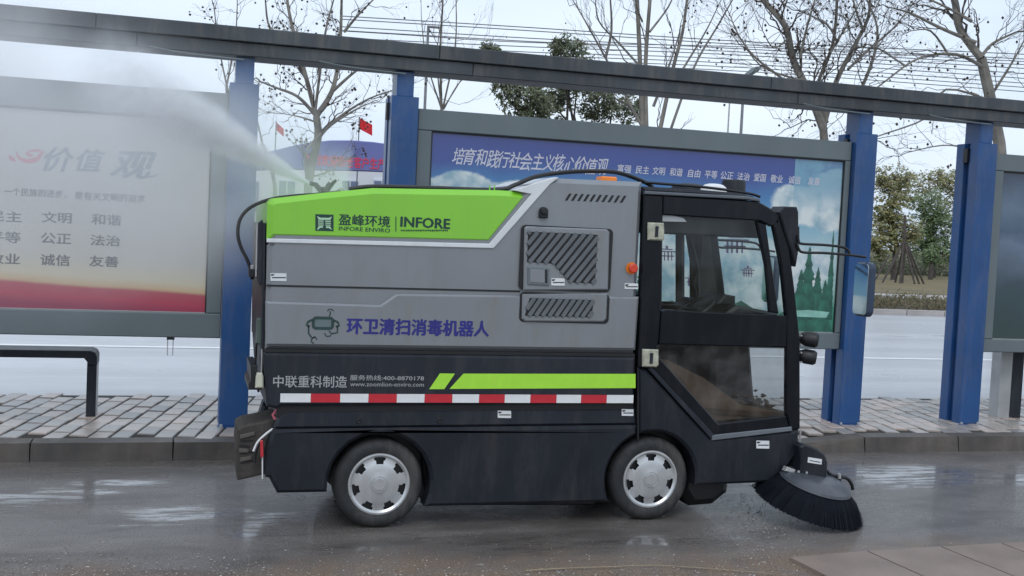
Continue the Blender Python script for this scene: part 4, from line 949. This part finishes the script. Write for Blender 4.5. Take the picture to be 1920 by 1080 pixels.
# -- cab frame: both sides
def cab_side(yn, yf, near):
    def P(name, pts, a=0, b_=0, m='black', c=.008): return MB().prism(VP(pts), yn+a, yf-b_, c, c).build(name, M[m], sw_)
    P('rear_pillar', [(1208, 364), (1244, 366), (1242, 560), (1240, 580), (1236, 640), (1231, 652), (1226, 692), (1215, 690), (1197, 688)], m='gloss')
    P('header_rail', [(1244.5, 366), (1422, 377), (1458, 398), (1462, 418), (1448, 425), (1425, 414), (1244, 403)], m='gloss')
    P('front_pillar', [(1459, 399), (1466, 396), (1478, 440), (1491, 545), (1501, 640), (1501, 804), (1484, 807), (1476, 775), (1477, 650), (1477, 600), (1467, 500), (1452, 425)], m='gloss')
    P('door_front_frame', [(1420, 414), (1438, 420), (1462, 588), (1445, 586), (1438, 500)], .006, .006, 'gloss')
    P('middle_rail', [(1241, 583), (1250, 580), (1300, 584), (1478, 592), (1477, 652), (1237, 646)], .004, .004, 'gloss')
    P('lower_door_frame', [(1226, 650), (1237, 647), (1235, 668), (1348, 795), (1476, 780), (1483, 806), (1337, 816), (1223, 690)], .004, .004, 'gloss')
    if not near: P('pillar_lining', [(1405, 414), (1455, 425), (1478, 600), (1418, 592), (1418, 500)], -.03, .06, 'black', .004)
    if not near: P('lower_door_panel', [(1237, 648), (1474, 654), (1474, 778), (1348, 793), (1237, 668)], -.03, .06, 'gloss', .004)
    yg = (yn+yf)/2
    MB().add([(x, yg, z) for x, z in VP([(1243, 402), (1426, 414), (1452, 588), (1243, 584)])], [(0, 1, 2, 3)]).build('door_glass', M['glass'], sw_)
    MB().add([(x, yg, z) for x, z in VP([(1440, 420), (1453, 425), (1477, 594), (1462, 588)])], [(0, 1, 2, 3)]).build('quarter_glass', M['glass'], sw_)
    MB().add([(x, yg, z) for x, z in VP([(1236, 646), (1477, 652), (1477, 782), (1346, 797), (1235, 668)])], [(0, 1, 2, 3, 4)]).build('lower_door_glass', M['glass_low'], sw_)
cab_side(N_+.002, N_+.055, True); cab_side(Fr-.055, Fr-.002, False)
# rear cab window frame, roof
part('cab_roof', [(1208, 349), (1300, 354), (1395, 362), (1418, 368), (1426, 375), (1208, 366)], N_+.03, Fr-.03, 'dark', .02)
part('roof_gutter', [(1208, 358), (1240, 360), (1400, 368), (1424, 373), (1424, 378.5), (1400, 374), (1208, 364)], N_-.012, N_+.02, mat('gutter', (.10, .115, .135), .35), .004)
part('visor', [(1424, 378), (1458, 399), (1462, 418), (1450, 420), (1424, 400)], N_+.058, Fr-.058, 'dark', .004)
# windscreen with crossbars
ws_ = [(1468, 420), (1480, 480), (1492, 560), (1500, 640), (1500, 790)]; wp = VP(ws_)
mb = MB(); vs = []; fs = []
for x, z in wp: vs += [(x-.02, N_+.056, z), (x-.02, Fr-.056, z)]
for i in range(len(wp)-1): fs.append((2*i, 2*i+1, 2*i+3, 2*i+2))
mb.add(vs, fs).build('windscreen', M['glass'], sw_, fixn=False)
part('screen_rail', [(1480, 596), (1497, 598), (1500, 650), (1484, 650)], N_+.058, Fr-.058, 'dark', .006)
part('screen_rail', [(1482, 782), (1500, 782), (1500, 802), (1482, 802)], N_+.058, Fr-.058, 'dark', .006)
# interior
ymid = (N_+Fr)/2
part('dashboard', [(1375, 592), (1400, 575), (1478, 590), (1478, 650), (1440, 655), (1395, 648)], N_+.12, Fr-.12, 'black', .02)
part('instrument_binnacle', [(1378, 575), (1392, 556), (1412, 560), (1412, 580)], ymid-.3, ymid+.05, 'black', .01)
part('steering_column', [(1372, 650), (1446, 640), (1456, 770), (1436, 792), (1392, 792), (1370, 760)], ymid-.26, ymid+.02, mat('column cover', (.06, .062, .066), .5), .03)
sx, sz = V(1352, 590); ax_ = Vector((-.55, 0, .83)); cen = Vector((sx, ymid-.12, sz)); a_ = Vector((0, 1, 0)); b__ = ax_.cross(a_)
MB().tube([cen+(a_*math.cos(t)+b__*math.sin(t))*.17 for t in [2*math.pi*i/28 for i in range(29)]], .014, 8, caps=False).build('steering_wheel', M['black'], sw_, smooth=True)
MB().tube([cen, cen-ax_*.25], .03, 8).build('steering_shaft', M['black'], sw_)
for t in (0, 2.1, 4.2): MB().tube([cen, cen+(a_*math.cos(t)+b__*math.sin(t))*.17], .01, 6).build('wheel_spoke', M['black'], sw_)
part('seat', [(1245, 642), (1320, 636), (1328, 655), (1320, 668), (1245, 672)], ymid-.28, ymid+.25, 'dark2', .03)
part('seat_back', [(1236, 560), (1252, 555), (1268, 640), (1245, 645)], ymid-.26, ymid+.23, 'dark2', .03)
part('seat_base', [(1245, 672), (1312, 668), (1308, 785), (1245, 775)], ymid-.24, ymid+.2, 'black', .02)
part('floor_mat', [(1300, 765), (1488, 778), (1488, 790), (1290, 775)], N_+.06, Fr-.18, 'brown', .004)
part('inner_lining', [(1240, 675), (1262, 678), (1330, 712), (1398, 762), (1470, 775), (1470, 783), (1346, 794)], N_+.075, N_+.09, mat('mud stained lining', (.10, .065, .04), .6, 0, .4, 6, col2=(.22, .15, .09)), .002)
mud = MB()
for _ in range(260):
    c = Vector((V(random.uniform(1390, 1475), 775)[0], random.uniform(N_+.15, Fr-.2), V(1430, 770)[1]+abs(random.gauss(0, .04)))); pebble(mud, c.x, c.y, c.z, random.uniform(.012, .035))
mud.build('mud', M['brown'], sw_, fixn=False, kind='stuff')
# frame bars seen through the rear of the far door, seat belt, sun label
for pts, r in (([(1275, 425), (1275, 612)], .034), ([(1290, 428), (1308, 500), (1312, 600)], .012), ([(1318, 430), (1312, 500), (1300, 530), (1320, 605)], .008), ([(1240, 572), (1312, 576)], .012), ([(1240, 420), (1325, 423)], .014)):
    MB().tube([Vector((*[onY(x, y, YF-.11)][0], 0)).xzy if 0 else Vector((onY(x, y, YF-.11)[0], YF-.11, onY(x, y, YF-.11)[1])) for x, y in pts], r, 7).build('frame_bar', M['black'], sw_, smooth=True)
part('label_sticker', [(1243, 404), (1248, 400), (1284, 409), (1290, 416), (1243, 415)], N_+.020, N_+.024, mat('faded label', (.35, .37, .38), .5), 0)
for hy in (434, 671):
    h = part('hinge', [(1213, hy-17), (1243, hy-16), (1244, hy+13), (1241, hy+17), (1213, hy+16)] if hy < 500 else [(1203, hy-17), (1233, hy-16), (1233, hy+13), (1229, hy+17), (1203, hy+16)], N_-.022, N_+.004, 'beige', .008)
    o_ = 1216 if hy < 500 else 1206
    part('hinge_arm', [(o_+10, hy-10), (o_+16, hy-10), (o_+15, hy+10), (o_+9, hy+10)], N_-.028, N_-.0222, 'dark2', .002, parent=h)
cx, cz = V(1497, 652)
# -- camera box on the cab front, roof fittings
bxo = part('sensor_box', [(1458, 398), (1468, 387), (1492, 388), (1495, 398), (1495, 470), (1490, 500), (1482, 470)], N_-.02, N_+.14, 'dark', .008)
x, z = V(1495, 396); MB().lathe([(0, .01), (.012, .008), (.014, 0)], (x, N_+.03, z), (1, 0, 0), 12).build('marker_lens', M['white'], bxo, smooth=True)
part('screen_bracket', [(1490, 425), (1497, 425), (1497, 450), (1490, 450)], N_-.015, N_+.01, 'black', .002, parent=bxo)
def ony_l(pts, Y): return [Vector((onY(x, y, Y)[0], Y, onY(x, y, Y)[1])) for x, y in pts]
def dome(px, py, rpx, hpx, Y, m, name, boxy=False):
    x, z = onY(px, py, Y); r = rpx/275; h = hpx/275
    prof = [(r, -.05), (r, 0), (r*.93, h*.45), (r*.7, h*.8), (r*.4, h*.95), (0, h)] if not boxy else [(r, -.05), (r, h*.8), (r*.9, h*.97), (0, h)]
    MB().lathe(prof, (x, Y, z), (0, 0, 1), 28).build(name, M[m], sw_, smooth=True)
dome(1292, 356, 36, 13, YV+.75, 'dark', 'roof_vent'); dome(1338, 357, 25, 13, YV+.45, 'white', 'antenna_dome'); dome(1375, 360, 23, 24, YV+.62, 'dark', 'roof_fan', True)
x, z = onY(1136, 338, YV+.12); MB().prism(rrect(x-.055, z-.03, x+.055, z+.022, .012), YV+.06, YV+.16, .008).build('beacon', M['amber'], sw_)
# cables and hose along the roof
cb = smooth_path([Vector((onY(x, y, Y)[0], Y, onY(x, y, Y)[1])) for x, y, Y in ((655, 355, YV+.12), (700, 350, YV+.12), (800, 352, YV+.12), (930, 356, YV+.12), (965, 347, YV+.12), (1005, 331, YV+.14), (1060, 323, YV+.16), (1110, 321, YV+.2), (1160, 324, YV+.22), (1212, 343, YV+.25), (1225, 355, YV+.25))], 5)
MB().tube(cb, .014, 8).build('roof_hose', M['black'], sw_, smooth=True)
cb = smooth_path([Vector((onY(x, y, N_+.22)[0], N_+.22, onY(x, y, N_+.22)[1])) for x, y in ((1208, 342), (1260, 346), (1330, 352), (1400, 362), (1425, 369))], 4); MB().tube(cb, .010, 6).build('roof_cable', M['black'], sw_, smooth=True)
for px in (918, 927):
    p = onY(px, 356, YV+.05); MB().tube([(p[0], YV+.05, p[1]-.01), (p[0], YV+.05, p[1]+.03)], .004, 6).build('clip', M['paint_green'], sw_)
hose = smooth_path(ony_l([(640, 360), (600, 364), (556, 367), (515, 372), (485, 381), (463, 394), (449, 414), (446, 440), (452, 464), (463, 486), (470, 505), (473, 524)], YV+.25), 4)
MB().tube(hose, .0105, 8).build('rear_hose', M['rubber'], sw_, smooth=True)
# spray nozzle on the roof
nz_ = Vector((onY(608, 356, YV+.5)[0], YV+.5, onY(608, 356, YV+.5)[1]))
nb = MB().prism([(nz_.x-.05, nz_.z-.09), (nz_.x+.06, nz_.z-.09), (nz_.x+.05, nz_.z-.02), (nz_.x-.04, nz_.z-.02)], YV+.43, YV+.57, .008).build('spray_nozzle', M['black'], sw_)
for k, (dx, dz, r) in enumerate(((-.055, .03, .02), (.03, .035, .024), (-.01, .0, .028), (.05, .05, .014))):
    MB().tube([nz_+Vector((0, 0, -.03)), nz_+Vector((dx, -.02*k, dz)), nz_+Vector((dx*1.5-.01, -.02*k, dz*1.25))], r, 8, r*.6).build('nozzle_jet', M['black'], nb, smooth=True)
MB().tube(smooth_path([nz_+Vector((.06, 0, -.04)), nz_+Vector((.10, 0, .015)), nz_+Vector((.16, 0, -.01)), nz_+Vector((.24, 0, -.02))], 4), .008, 6).build('nozzle_pipe', M['bare'], nb, smooth=True)
MB().tube([nz_+Vector((.14, 0, 0)), nz_+Vector((.14, 0, .05))], .006, 6).build('valve_stem', M['bare'], nb)
# -- rear hatch gear
part('rear_hatch', [(494, 418), (499, 418), (496, 655), (491, 655)], N_+.03, Fr-.03, 'dark2', .003)
rg = part('hatch_rail', [(486, 418), (493, 412), (496, 420), (493, 535), (487, 537), (484, 525)], N_+.05, N_+.12, 'dark2', .003)
part('rail_rod', [(482, 420), (484, 420), (482, 520), (480, 520)], N_+.06, N_+.08, 'bare', 0, parent=rg)
part('valve', [(470, 508), (492, 508), (492, 524), (470, 522)], N_+.18, N_+.28, 'dark2', .005)
part('valve_tap', [(474, 500), (480, 500), (480, 508), (474, 508)], N_+.2, N_+.25, 'bare', .003)
part('rear_lamp', [(484, 600), (494, 600), (492, 650), (482, 646)], N_+.08, N_+.16, mat('grey green lamp', (.08, .11, .10), .35), .004)
MB().tube(ony_l([(493, 538), (492, 600), (480, 650), (478, 700), (485, 735)], N_+.14), .008, 6).build('rear_cable', M['black'], sw_, smooth=True)
MB().tube(ony_l([(497, 545), (498, 590), (492, 640), (490, 700)], N_+.05), .005, 6).build('rear_cable', M['bare'], sw_, smooth=True)
part('rear_bracket', [(471, 688), (484, 688), (484, 716), (493, 720), (493, 734), (467, 734), (467, 722), (472, 716)], N_+.06, N_+.5, 'black', .004)
part('grease_bottle', [(482, 700), (492, 700), (494, 706), (494, 728), (479, 728), (480, 708)], N_+.0, N_+.055, 'bottle', .008)
# rubber rear flap and bumper
bu = part('rear_flap', [(447, 812), (459, 805), (500, 797), (526, 789), (527, 806), (505, 835), (498, 898), (470, 905), (447, 910), (444, 850)], N_+.12, N_+.48, mat('mud brown rubber', (.040, .034, .029), .7, dirt=.3, bump=.4), .01)
for (x0, y0, x1, y1) in ((453, 834, 476, 833), (450, 843, 470, 845), (452, 858, 476, 855), (452, 876, 478, 872)):
    part('flap_slit', [(x0, y0-1.6), (x1, y1-1.6), (x1, y1+1.6), (x0, y0+1.6)], N_+.116, N_+.1195, 'black', 0, parent=bu)
for (x0, y0, x1, y1) in ((452, 822, 480, 816), (450, 848, 468, 849), (452, 866, 474, 862)):
    part('flap_rib', [(x0, y0), (x1, y1), (x1, y1+7), (x0, y0+8)], N_+.108, N_+.1195, mat('rubber rib', (.09, .08, .07), .6, dirt=.4), .003, parent=bu)
MB().tube(smooth_path(ony_l([(475, 846), (483, 829), (497, 815), (512, 804), (527, 796)], N_+.05), 4), .007, 6).build('rear_wire', M['white'], sw_, smooth=True)
MB().tube(smooth_path(ony_l([(478, 868), (480, 845), (492, 822)], N_+.05), 4), .008, 6).build('rear_wire', M['black'], sw_, smooth=True)
MB().tube(ony_l([(492, 833), (492, 898)], N_+.02), .004, 6).build('edge_strip', M['white'], sw_)
part('side_marker', [(488, 828), (493, 826), (494, 856), (489, 858)], N_-.001, N_+.03, 'red', .002)
MB().tube(ony_l([(519, 768), (511, 778), (516, 786)], N_+.05), .008, 6).build('rear_wire', M['ink_pink'], sw_)
# -- wheels
def wheel(c, y0, sgn, steer=0):
    """sgn -1: outer face towards the camera"""
    R_ = WR; w = .19; cx, cz = c
    t = bpy.data.objects.new('wheel', None); link(t, sw_); t.location = Vector((cx, y0, cz))-WL['street_sweeper']; WL[t.name] = Vector((cx, y0, cz)); t.empty_display_size = .1
    ax = (0, 1, 0) if sgn < 0 else (0, -1, 0); C0 = (cx, y0, cz)
    pr = [(.185, .012), (.19, .002), (.205, -.004), (.232, -.004), (.25, .004), (.262, .018), (R_, .035), (R_+.001, .06), (R_-.005, .062), (R_-.005, .068), (R_, .07), (R_, .12), (R_-.005, .122), (R_-.005, .128), (R_, .13), (R_, .155), (.255, .18), (.20, .19), (.16, .17)]
    MB().lathe(pr, C0, ax, 64).build('tyre', M['rubber'], t, smooth=True)
    hb = MB(); NS = 112; prof = [(.0, -.012), (.035, -.012), (.037, -.007), (.046, -.006), (.049, -.010), (.052, -.004), (.085, .000), (.112, .002), (.122, .004), (.145, .010), (.163, .010), (.176, .000), (.186, .001), (.191, .008), (.187, .016)]
    def skip(i, k):
        a = (k+.5)/NS*360; q = abs((a-270+180/7+3600/7*2) % (360/7)-180/7); return (i == 8 and q < 9.5) or (i == 9 and q < 11.5)
    hb.lathe(prof, C0, ax, NS, skip)
    hb.build('hubcap', M['hub'], t, smooth=True)
    MB().lathe([(0, .03), (.18, .03), (.184, .012)], C0, ax, 40).build('rim', M['black'], t)
    return t
wheel(RW, N_+.02, -1); wheel(FW, N_+.02, -1); wheel(RW, Fr-.02, 1); wheel(FW, Fr-.02, 1)
for c in (RW, FW):
    for yn, yf in ((N_+.12, N_+.5), (Fr-.5, Fr-.12)):
        pass
    MB().tube([(c[0], N_+.16, c[1]), (c[0], Fr-.16, c[1])], .045, 8).build('axle', M['black'], sw_)
part('wheel_well', [(600, 800), (830, 800), (830, 900), (800, 930), (640, 930), (600, 880)], N_+.24, Fr-.24, 'black', .01)
part('under_tray', [(800, 870), (1140, 870), (1135, 960), (810, 962)], N_+.18, Fr-.18, 'black', .01)
part('suction_duct', [(1300, 870), (1392, 880), (1388, 935), (1360, 958), (1315, 962), (1296, 930)], N_+.15, Fr-.15, 'black', .05)
# -- mirrors
def mirror(Y, s, xo=0):
    """arm reaches forward from the pillar; glass faces backwards"""
    f = lambda x, y: Vector((V(x, y)[0], Y, V(x, y)[1]))
    arm = MB(); arm.tube(smooth_path([f(1492, 440), f(1493, 452), f(1500, 457), f(1540, 459), f(1575, 463), f(1586, 470), f(1588, 477)], 4), .009, 7)
    arm.tube(smooth_path([f(1490, 455), f(1493, 466), f(1502, 473), f(1540, 474), f(1590, 478), f(1618, 482)], 4), .009, 7)
    a = arm.build('mirror_arm', M['black'], sw_, smooth=True)
    x0, z1 = V(1612, 491); z0 = V(1612, 592)[1]
    ya, yb = (Y-.11, Y+.07) if s < 0 else (Y-.07, Y+.11)
    hp = rrect(ya, z0, yb, z1, .04)
    def yprism(x0_, x1_, c, ins=0):
        mb = MB(); mb.prism(inset(hp, ins) if ins else hp, x0_, x1_, c); mb.v = [(y, x, z) for x, y, z in mb.v]; return mb
    yprism(x0-.012, x0+.045, .014).build('mirror_housing', mat('mirror shell', (.03, .05, .09), .25), a, smooth=False)
    mb = yprism(x0-.015, x0-.0125, 0, .012); mb.build('mirror_glass', M['chrome'], a)
mirror(N_-.03, -1); mirror(Fr+.10, 1)
# -- front work lamps
for (px, py, r) in ((1523, 637, .052), (1519, 670, .05)):
    x, z = V(px, py); q = MB().lathe([(0, .07), (r*.75, .068), (r, .05), (r, -.01), (r*.7, -.05), (0, -.06)], (x, N_+.05, z), (.8, -.5, -.1), 24).build('work_lamp', M['black'], sw_, smooth=True)
    MB().tube([(V(1498, py)[0], N_+.06, z), (x, N_+.06, z)], .016, 7).build('lamp_bracket', M['dark'], q)
for y in (630, 648, 662, 680):
    x, z = V(1506, y); MB().lathe([(0, -.01), (.006, -.01), (.006, 0)], (x, N_+.03, z), (0, 1, 0), 8).build('bolt', M['bare'], sw_)
# -- front side brush
bc = Vector((onY(1514, 955, 6.52)[0], 6.52, 0)); tilt = math.radians(9.5)
ax = Vector((math.sin(tilt), -.21, math.cos(tilt))).normalized(); ux = ax.cross(Vector((0, 1, 0))).normalized()*-1; ux = (Vector((1, 0, 0))-ax*ax.x).normalized(); uy = ax.cross(ux)
Rb, Rh, Hh = .375, .235, .165
# lowest rim point just touches the road
low_ = min((ux*math.cos(t)+uy*math.sin(t)).z*Rb for t in [i*.05 for i in range(126)]); bc.z = -low_+.004
br = empty('brush_tmp', bc, 'x', 'x'); bpy.data.objects.remove(br)
def Bp(r, t, h): return bc+(ux*math.cos(t)+uy*math.sin(t))*r+ax*h
bmroot = MB(); bmroot.lathe([(.0, Hh+.035), (.10, Hh+.035), (.19, Hh+.028), (Rh, Hh+.005), (Rh+.008, Hh-.012), (Rh-.01, Hh-.015), (0, Hh-.01)], bc, ax, 48)
hood = bmroot.build('side_brush', mat('grey brush hood', (.060, .068, .082), .35, dirt=.35), sw_, smooth=True)
bs_ = MB(); random.seed(4)
for k in range(9000):
    t = random.uniform(0, 2*math.pi); r0 = Rh*random.uniform(.80, .985); r1 = Rb*random.uniform(.90, 1.015)-(.985*Rh-r0)*.9
    p0 = Bp(r0, t, Hh-.012); p2 = Bp(r1, t+random.gauss(0, .03), random.uniform(-.004, .012)); pm = p0.lerp(p2, .5)+ax*.018
    tg = (-ux*math.sin(t)+uy*math.cos(t))*.0034
    for p in (p0, pm, p2):
        if p.z < .002: p.z = .002
    bs_.add([p0-tg, p0+tg, pm+tg, pm-tg, p2+tg*.8, p2-tg*.8], [(0, 1, 2, 3), (3, 2, 4, 5)])
bs_.build('bristles', mat('navy black bristle', (.006, .008, .013), .9, spec=.15), hood, fixn=False, kind='stuff')
MB().lathe([(Rh-.03, Hh-.014), (Rh+.045, Hh*.55), (Rb-.035, .025)], bc, ax, 40).build('bristle_core', M['black'], hood, fixn=False)
YM = 6.50
def PM(pts): return [onY(x, y, YM) for x, y in pts]
mo = MB().prism(PM([(1499, 912), (1503, 870), (1500, 838), (1510, 833), (1534, 842), (1548, 853), (1553, 866), (1552, 890), (1546, 921), (1530, 921)]), YM, YM+.22, .012).build('brush_motor_cover', M['dark'], sw_)
for s_ in (((1515, 857), (1541, 861), (1540, 871), (1514, 867)),):
    st_k = MB().prism(PM(s_), YM-.002, YM-.0003, 0).build('label_sticker', M['white'], mo)
    MB().prism(PM([(1518, 862.5), (1538, 866), (1538, 867.5), (1518, 864)]), YM-.003, YM-.0022, 0).build('label_print', M['dark2'], st_k)
for (x, y) in ((1512, 886), (1530, 907), (1497, 884), (1491, 898)):
    a = onY(x, y, YM); MB().lathe([(0, -.006), (.008, -.006), (.009, 0)], (a[0], YM-.001, a[1]), (0, 1, 0), 10).build('bolt', M['bare'], mo)
MB().prism(PM([(1476, 882), (1502, 884), (1502, 912), (1470, 900)]), YM+.03, YM+.12, .008).build('brush_arm', M['black'], mo)
MB().prism(PM([(1478, 876), (1494, 882), (1490, 888), (1474, 884)]), YM+.01, YM+.06, .004).build('arm_plate', M['bare'], mo)
def oy(pts, Y): return [Vector((onY(x, y, Y)[0], Y, onY(x, y, Y)[1])) for x, y in pts]
MB().tube(smooth_path(oy([(1551, 884), (1560, 891), (1570, 893), (1576, 894), (1588, 897), (1596, 906), (1599, 918)], YM+.08), 4), .012, 7).build('water_pipe', M['black'], mo, smooth=True)
MB().prism([onY(x, y, YM+.08) for x, y in ((1550, 916), (1573, 891), (1578, 895), (1570, 918))], YM+.07, YM+.10, .003).build('pipe_bracket', M['black'], mo)
MB().tube(oy([(1573, 888), (1574, 897)], YM+.07), .012, 7).build('pipe_clamp', M['bare'], mo)
MB().tube(smooth_path(oy([(1501, 806), (1499, 830), (1497, 858), (1492, 870)], YM+.12), 4), .006, 6).build('brush_cable', M['bare'], mo, smooth=True)
MB().prism([onY(x, y, N_+.1) for x, y in ((1412, 909), (1440, 907), (1458, 896), (1462, 901), (1444, 914), (1412, 914))], N_+.08, N_+.12, .002).build('arm_link', M['bare'], mo)

# ================================================================ WATER SPRAY
def spray(name, apex, direction, length, r0, r1, dens, label, falloff, nscale, z_flat=1.0, contrast=(.35, .65)):
    d = Vector(direction).normalized(); a = Vector((0, 1, 0)); u = d.cross(a).normalized(); n = 28; mb = MB(); vs = []; fs = []
    st = [0, .12, .3, .55, .8, 1.0]
    for s in st:
        rr = r0+(r1-r0)*s
        for k in range(n):
            t = 2*math.pi*k/n; vs.append(Vector(apex)+d*length*s+a*math.cos(t)*rr*z_flat+u*math.sin(t)*rr)
    for i in range(len(st)-1):
        for k in range(n): l = (k+1) % n; fs.append((i*n+k, i*n+l, (i+1)*n+l, (i+1)*n+k))
    fs.append(tuple(reversed(range(n)))); fs.append(tuple(range((len(st)-1)*n, len(st)*n)))
    m = bpy.data.materials.new(name); m.use_nodes = True; t = m.node_tree; t.nodes.clear(); N = t.nodes.new; l = t.links.new
    out = N('ShaderNodeOutputMaterial'); pv = N('ShaderNodeVolumePrincipled'); pv.inputs['Color'].default_value = (.96, .97, .99, 1); pv.inputs['Anisotropy'].default_value = 0
    g_ = N('ShaderNodeNewGeometry')
    def vm(op, a_, b_):
        q = N('ShaderNodeVectorMath'); q.operation = op
        for i, x in ((0, a_), (1, b_)):
            if isinstance(x, (tuple, Vector)): q.inputs[i].default_value = tuple(x)
            else: l(x, q.inputs[i])
        return q
    def mt(op, a_, b_, c_=None):
        q = N('ShaderNodeMath'); q.operation = op
        for i, x in ((0, a_), (1, b_), (2, c_)):
            if x is None: continue
            if isinstance(x, (int, float)): q.inputs[i].default_value = x
            else: l(x, q.inputs[i])
        return q.outputs[0]
    rel = vm('SUBTRACT', g_.outputs['Position'], Vector(apex)).outputs[0]
    s_ = vm('DOT_PRODUCT', rel, d).outputs['Value']
    axp = N('ShaderNodeVectorMath'); axp.operation = 'SCALE'; axp.inputs[0].default_value = tuple(d); l(s_, axp.inputs['Scale'])
    rad = vm('SUBTRACT', rel, axp.outputs[0]).outputs[0]; rad = vm('MULTIPLY', rad, (1, 1/z_flat, 1)).outputs[0]
    rl = N('ShaderNodeVectorMath'); rl.operation = 'LENGTH'; l(rad, rl.inputs[0])
    sn = mt('DIVIDE', s_, length); rmax = mt('MULTIPLY_ADD', sn, r1-r0, r0); q = mt('DIVIDE', rl.outputs['Value'], rmax)
    edge = N('ShaderNodeMapRange'); edge.interpolation_type = 'SMOOTHSTEP'; edge.inputs[1].default_value = .15; edge.inputs[2].default_value = 1.0; edge.inputs[3].default_value = 1; edge.inputs[4].default_value = 0; l(q, edge.inputs[0])
    nz = N('ShaderNodeTexNoise'); nz.inputs['Scale'].default_value = nscale; nz.inputs['Detail'].default_value = 4; l(g_.outputs['Position'], nz.inputs['Vector'])
    nr = N('ShaderNodeMapRange'); nr.inputs[1].default_value = contrast[0]; nr.inputs[2].default_value = contrast[1]; nr.inputs[3].default_value = .35; nr.inputs[4].default_value = 1.4; l(nz.outputs[0], nr.inputs[0])
    fade = mt('POWER', mt('MAXIMUM', mt('SUBTRACT', 1.0, sn), 0.0), falloff[0])
    thin = mt('DIVIDE', 1.0, mt('MULTIPLY_ADD', sn, falloff[1], 1.0))
    dn = mt('MULTIPLY', mt('MULTIPLY', mt('MULTIPLY', edge.outputs[0], nr.outputs[0]), mt('MULTIPLY', fade, thin)), dens)
    l(dn, pv.inputs['Density']); l(pv.outputs[0], out.inputs['Volume'])
    return mb.add(vs, fs).build(name, m, None, label=label, cat='water spray', kind='stuff')
ap = nz_+Vector((-.09, 0, .03)); tgt = Vector((onY(230, 150, YV+.5)[0], YV+.5, onY(230, 150, YV+.5)[1]))
dj = (tgt-ap)
spray('spray_jet', ap, dj, dj.length*1.25, .012, .38, 200, 'white jet of water spray shooting up from the roof nozzle', (1.3, 7), 14)
tg2 = Vector((onY(-60, 190, YV+.5)[0], YV+.5, onY(-60, 190, YV+.5)[1])); dm = (tg2-ap)
spray('spray_mist', ap+dm.normalized()*.25, dm, dm.length*1.6, .08, 1.5, 2.5, 'pale drifting mist spreading over the left notice board', (.35, 3.0), 2.2, .55)
ap2 = Vector((onY(640, 390, YV+.5)[0], YV+.5, onY(640, 390, YV+.5)[1])); tg3 = Vector((onY(-100, 230, YV+.5)[0], YV+.5, onY(-100, 230, YV+.5)[1]))
spray('fine_mist', ap2, tg3-ap2, (tg3-ap2).length*1.5, .55, 2.0, 3.2, 'thin veil of drifting water mist over the left blue post and sweeper rear', (.8, 1.0), 1.6, .5)
dr = MB(); u_ = dj.normalized(); a1 = Vector((0, 1, 0)); a2 = u_.cross(a1); rg_ = random.Random(9)
for _ in range(2600):
    q = rg_.random()**1.6; rr = (.012+.30*q)*abs(rg_.gauss(0, .45)); t_ = rg_.uniform(0, 6.283)
    ico(dr, ap+dj*q*.95+a1*math.cos(t_)*rr+a2*math.sin(t_)*rr-Vector((0, 0, .10*q*q)), rg_.uniform(.0012, .0032))
dr.build('spray_droplets', mat('water droplets', (.85, .88, .9), .15), fixn=False, label='fine bright droplets flying along the water jet from the roof nozzle', cat='water spray', kind='stuff')
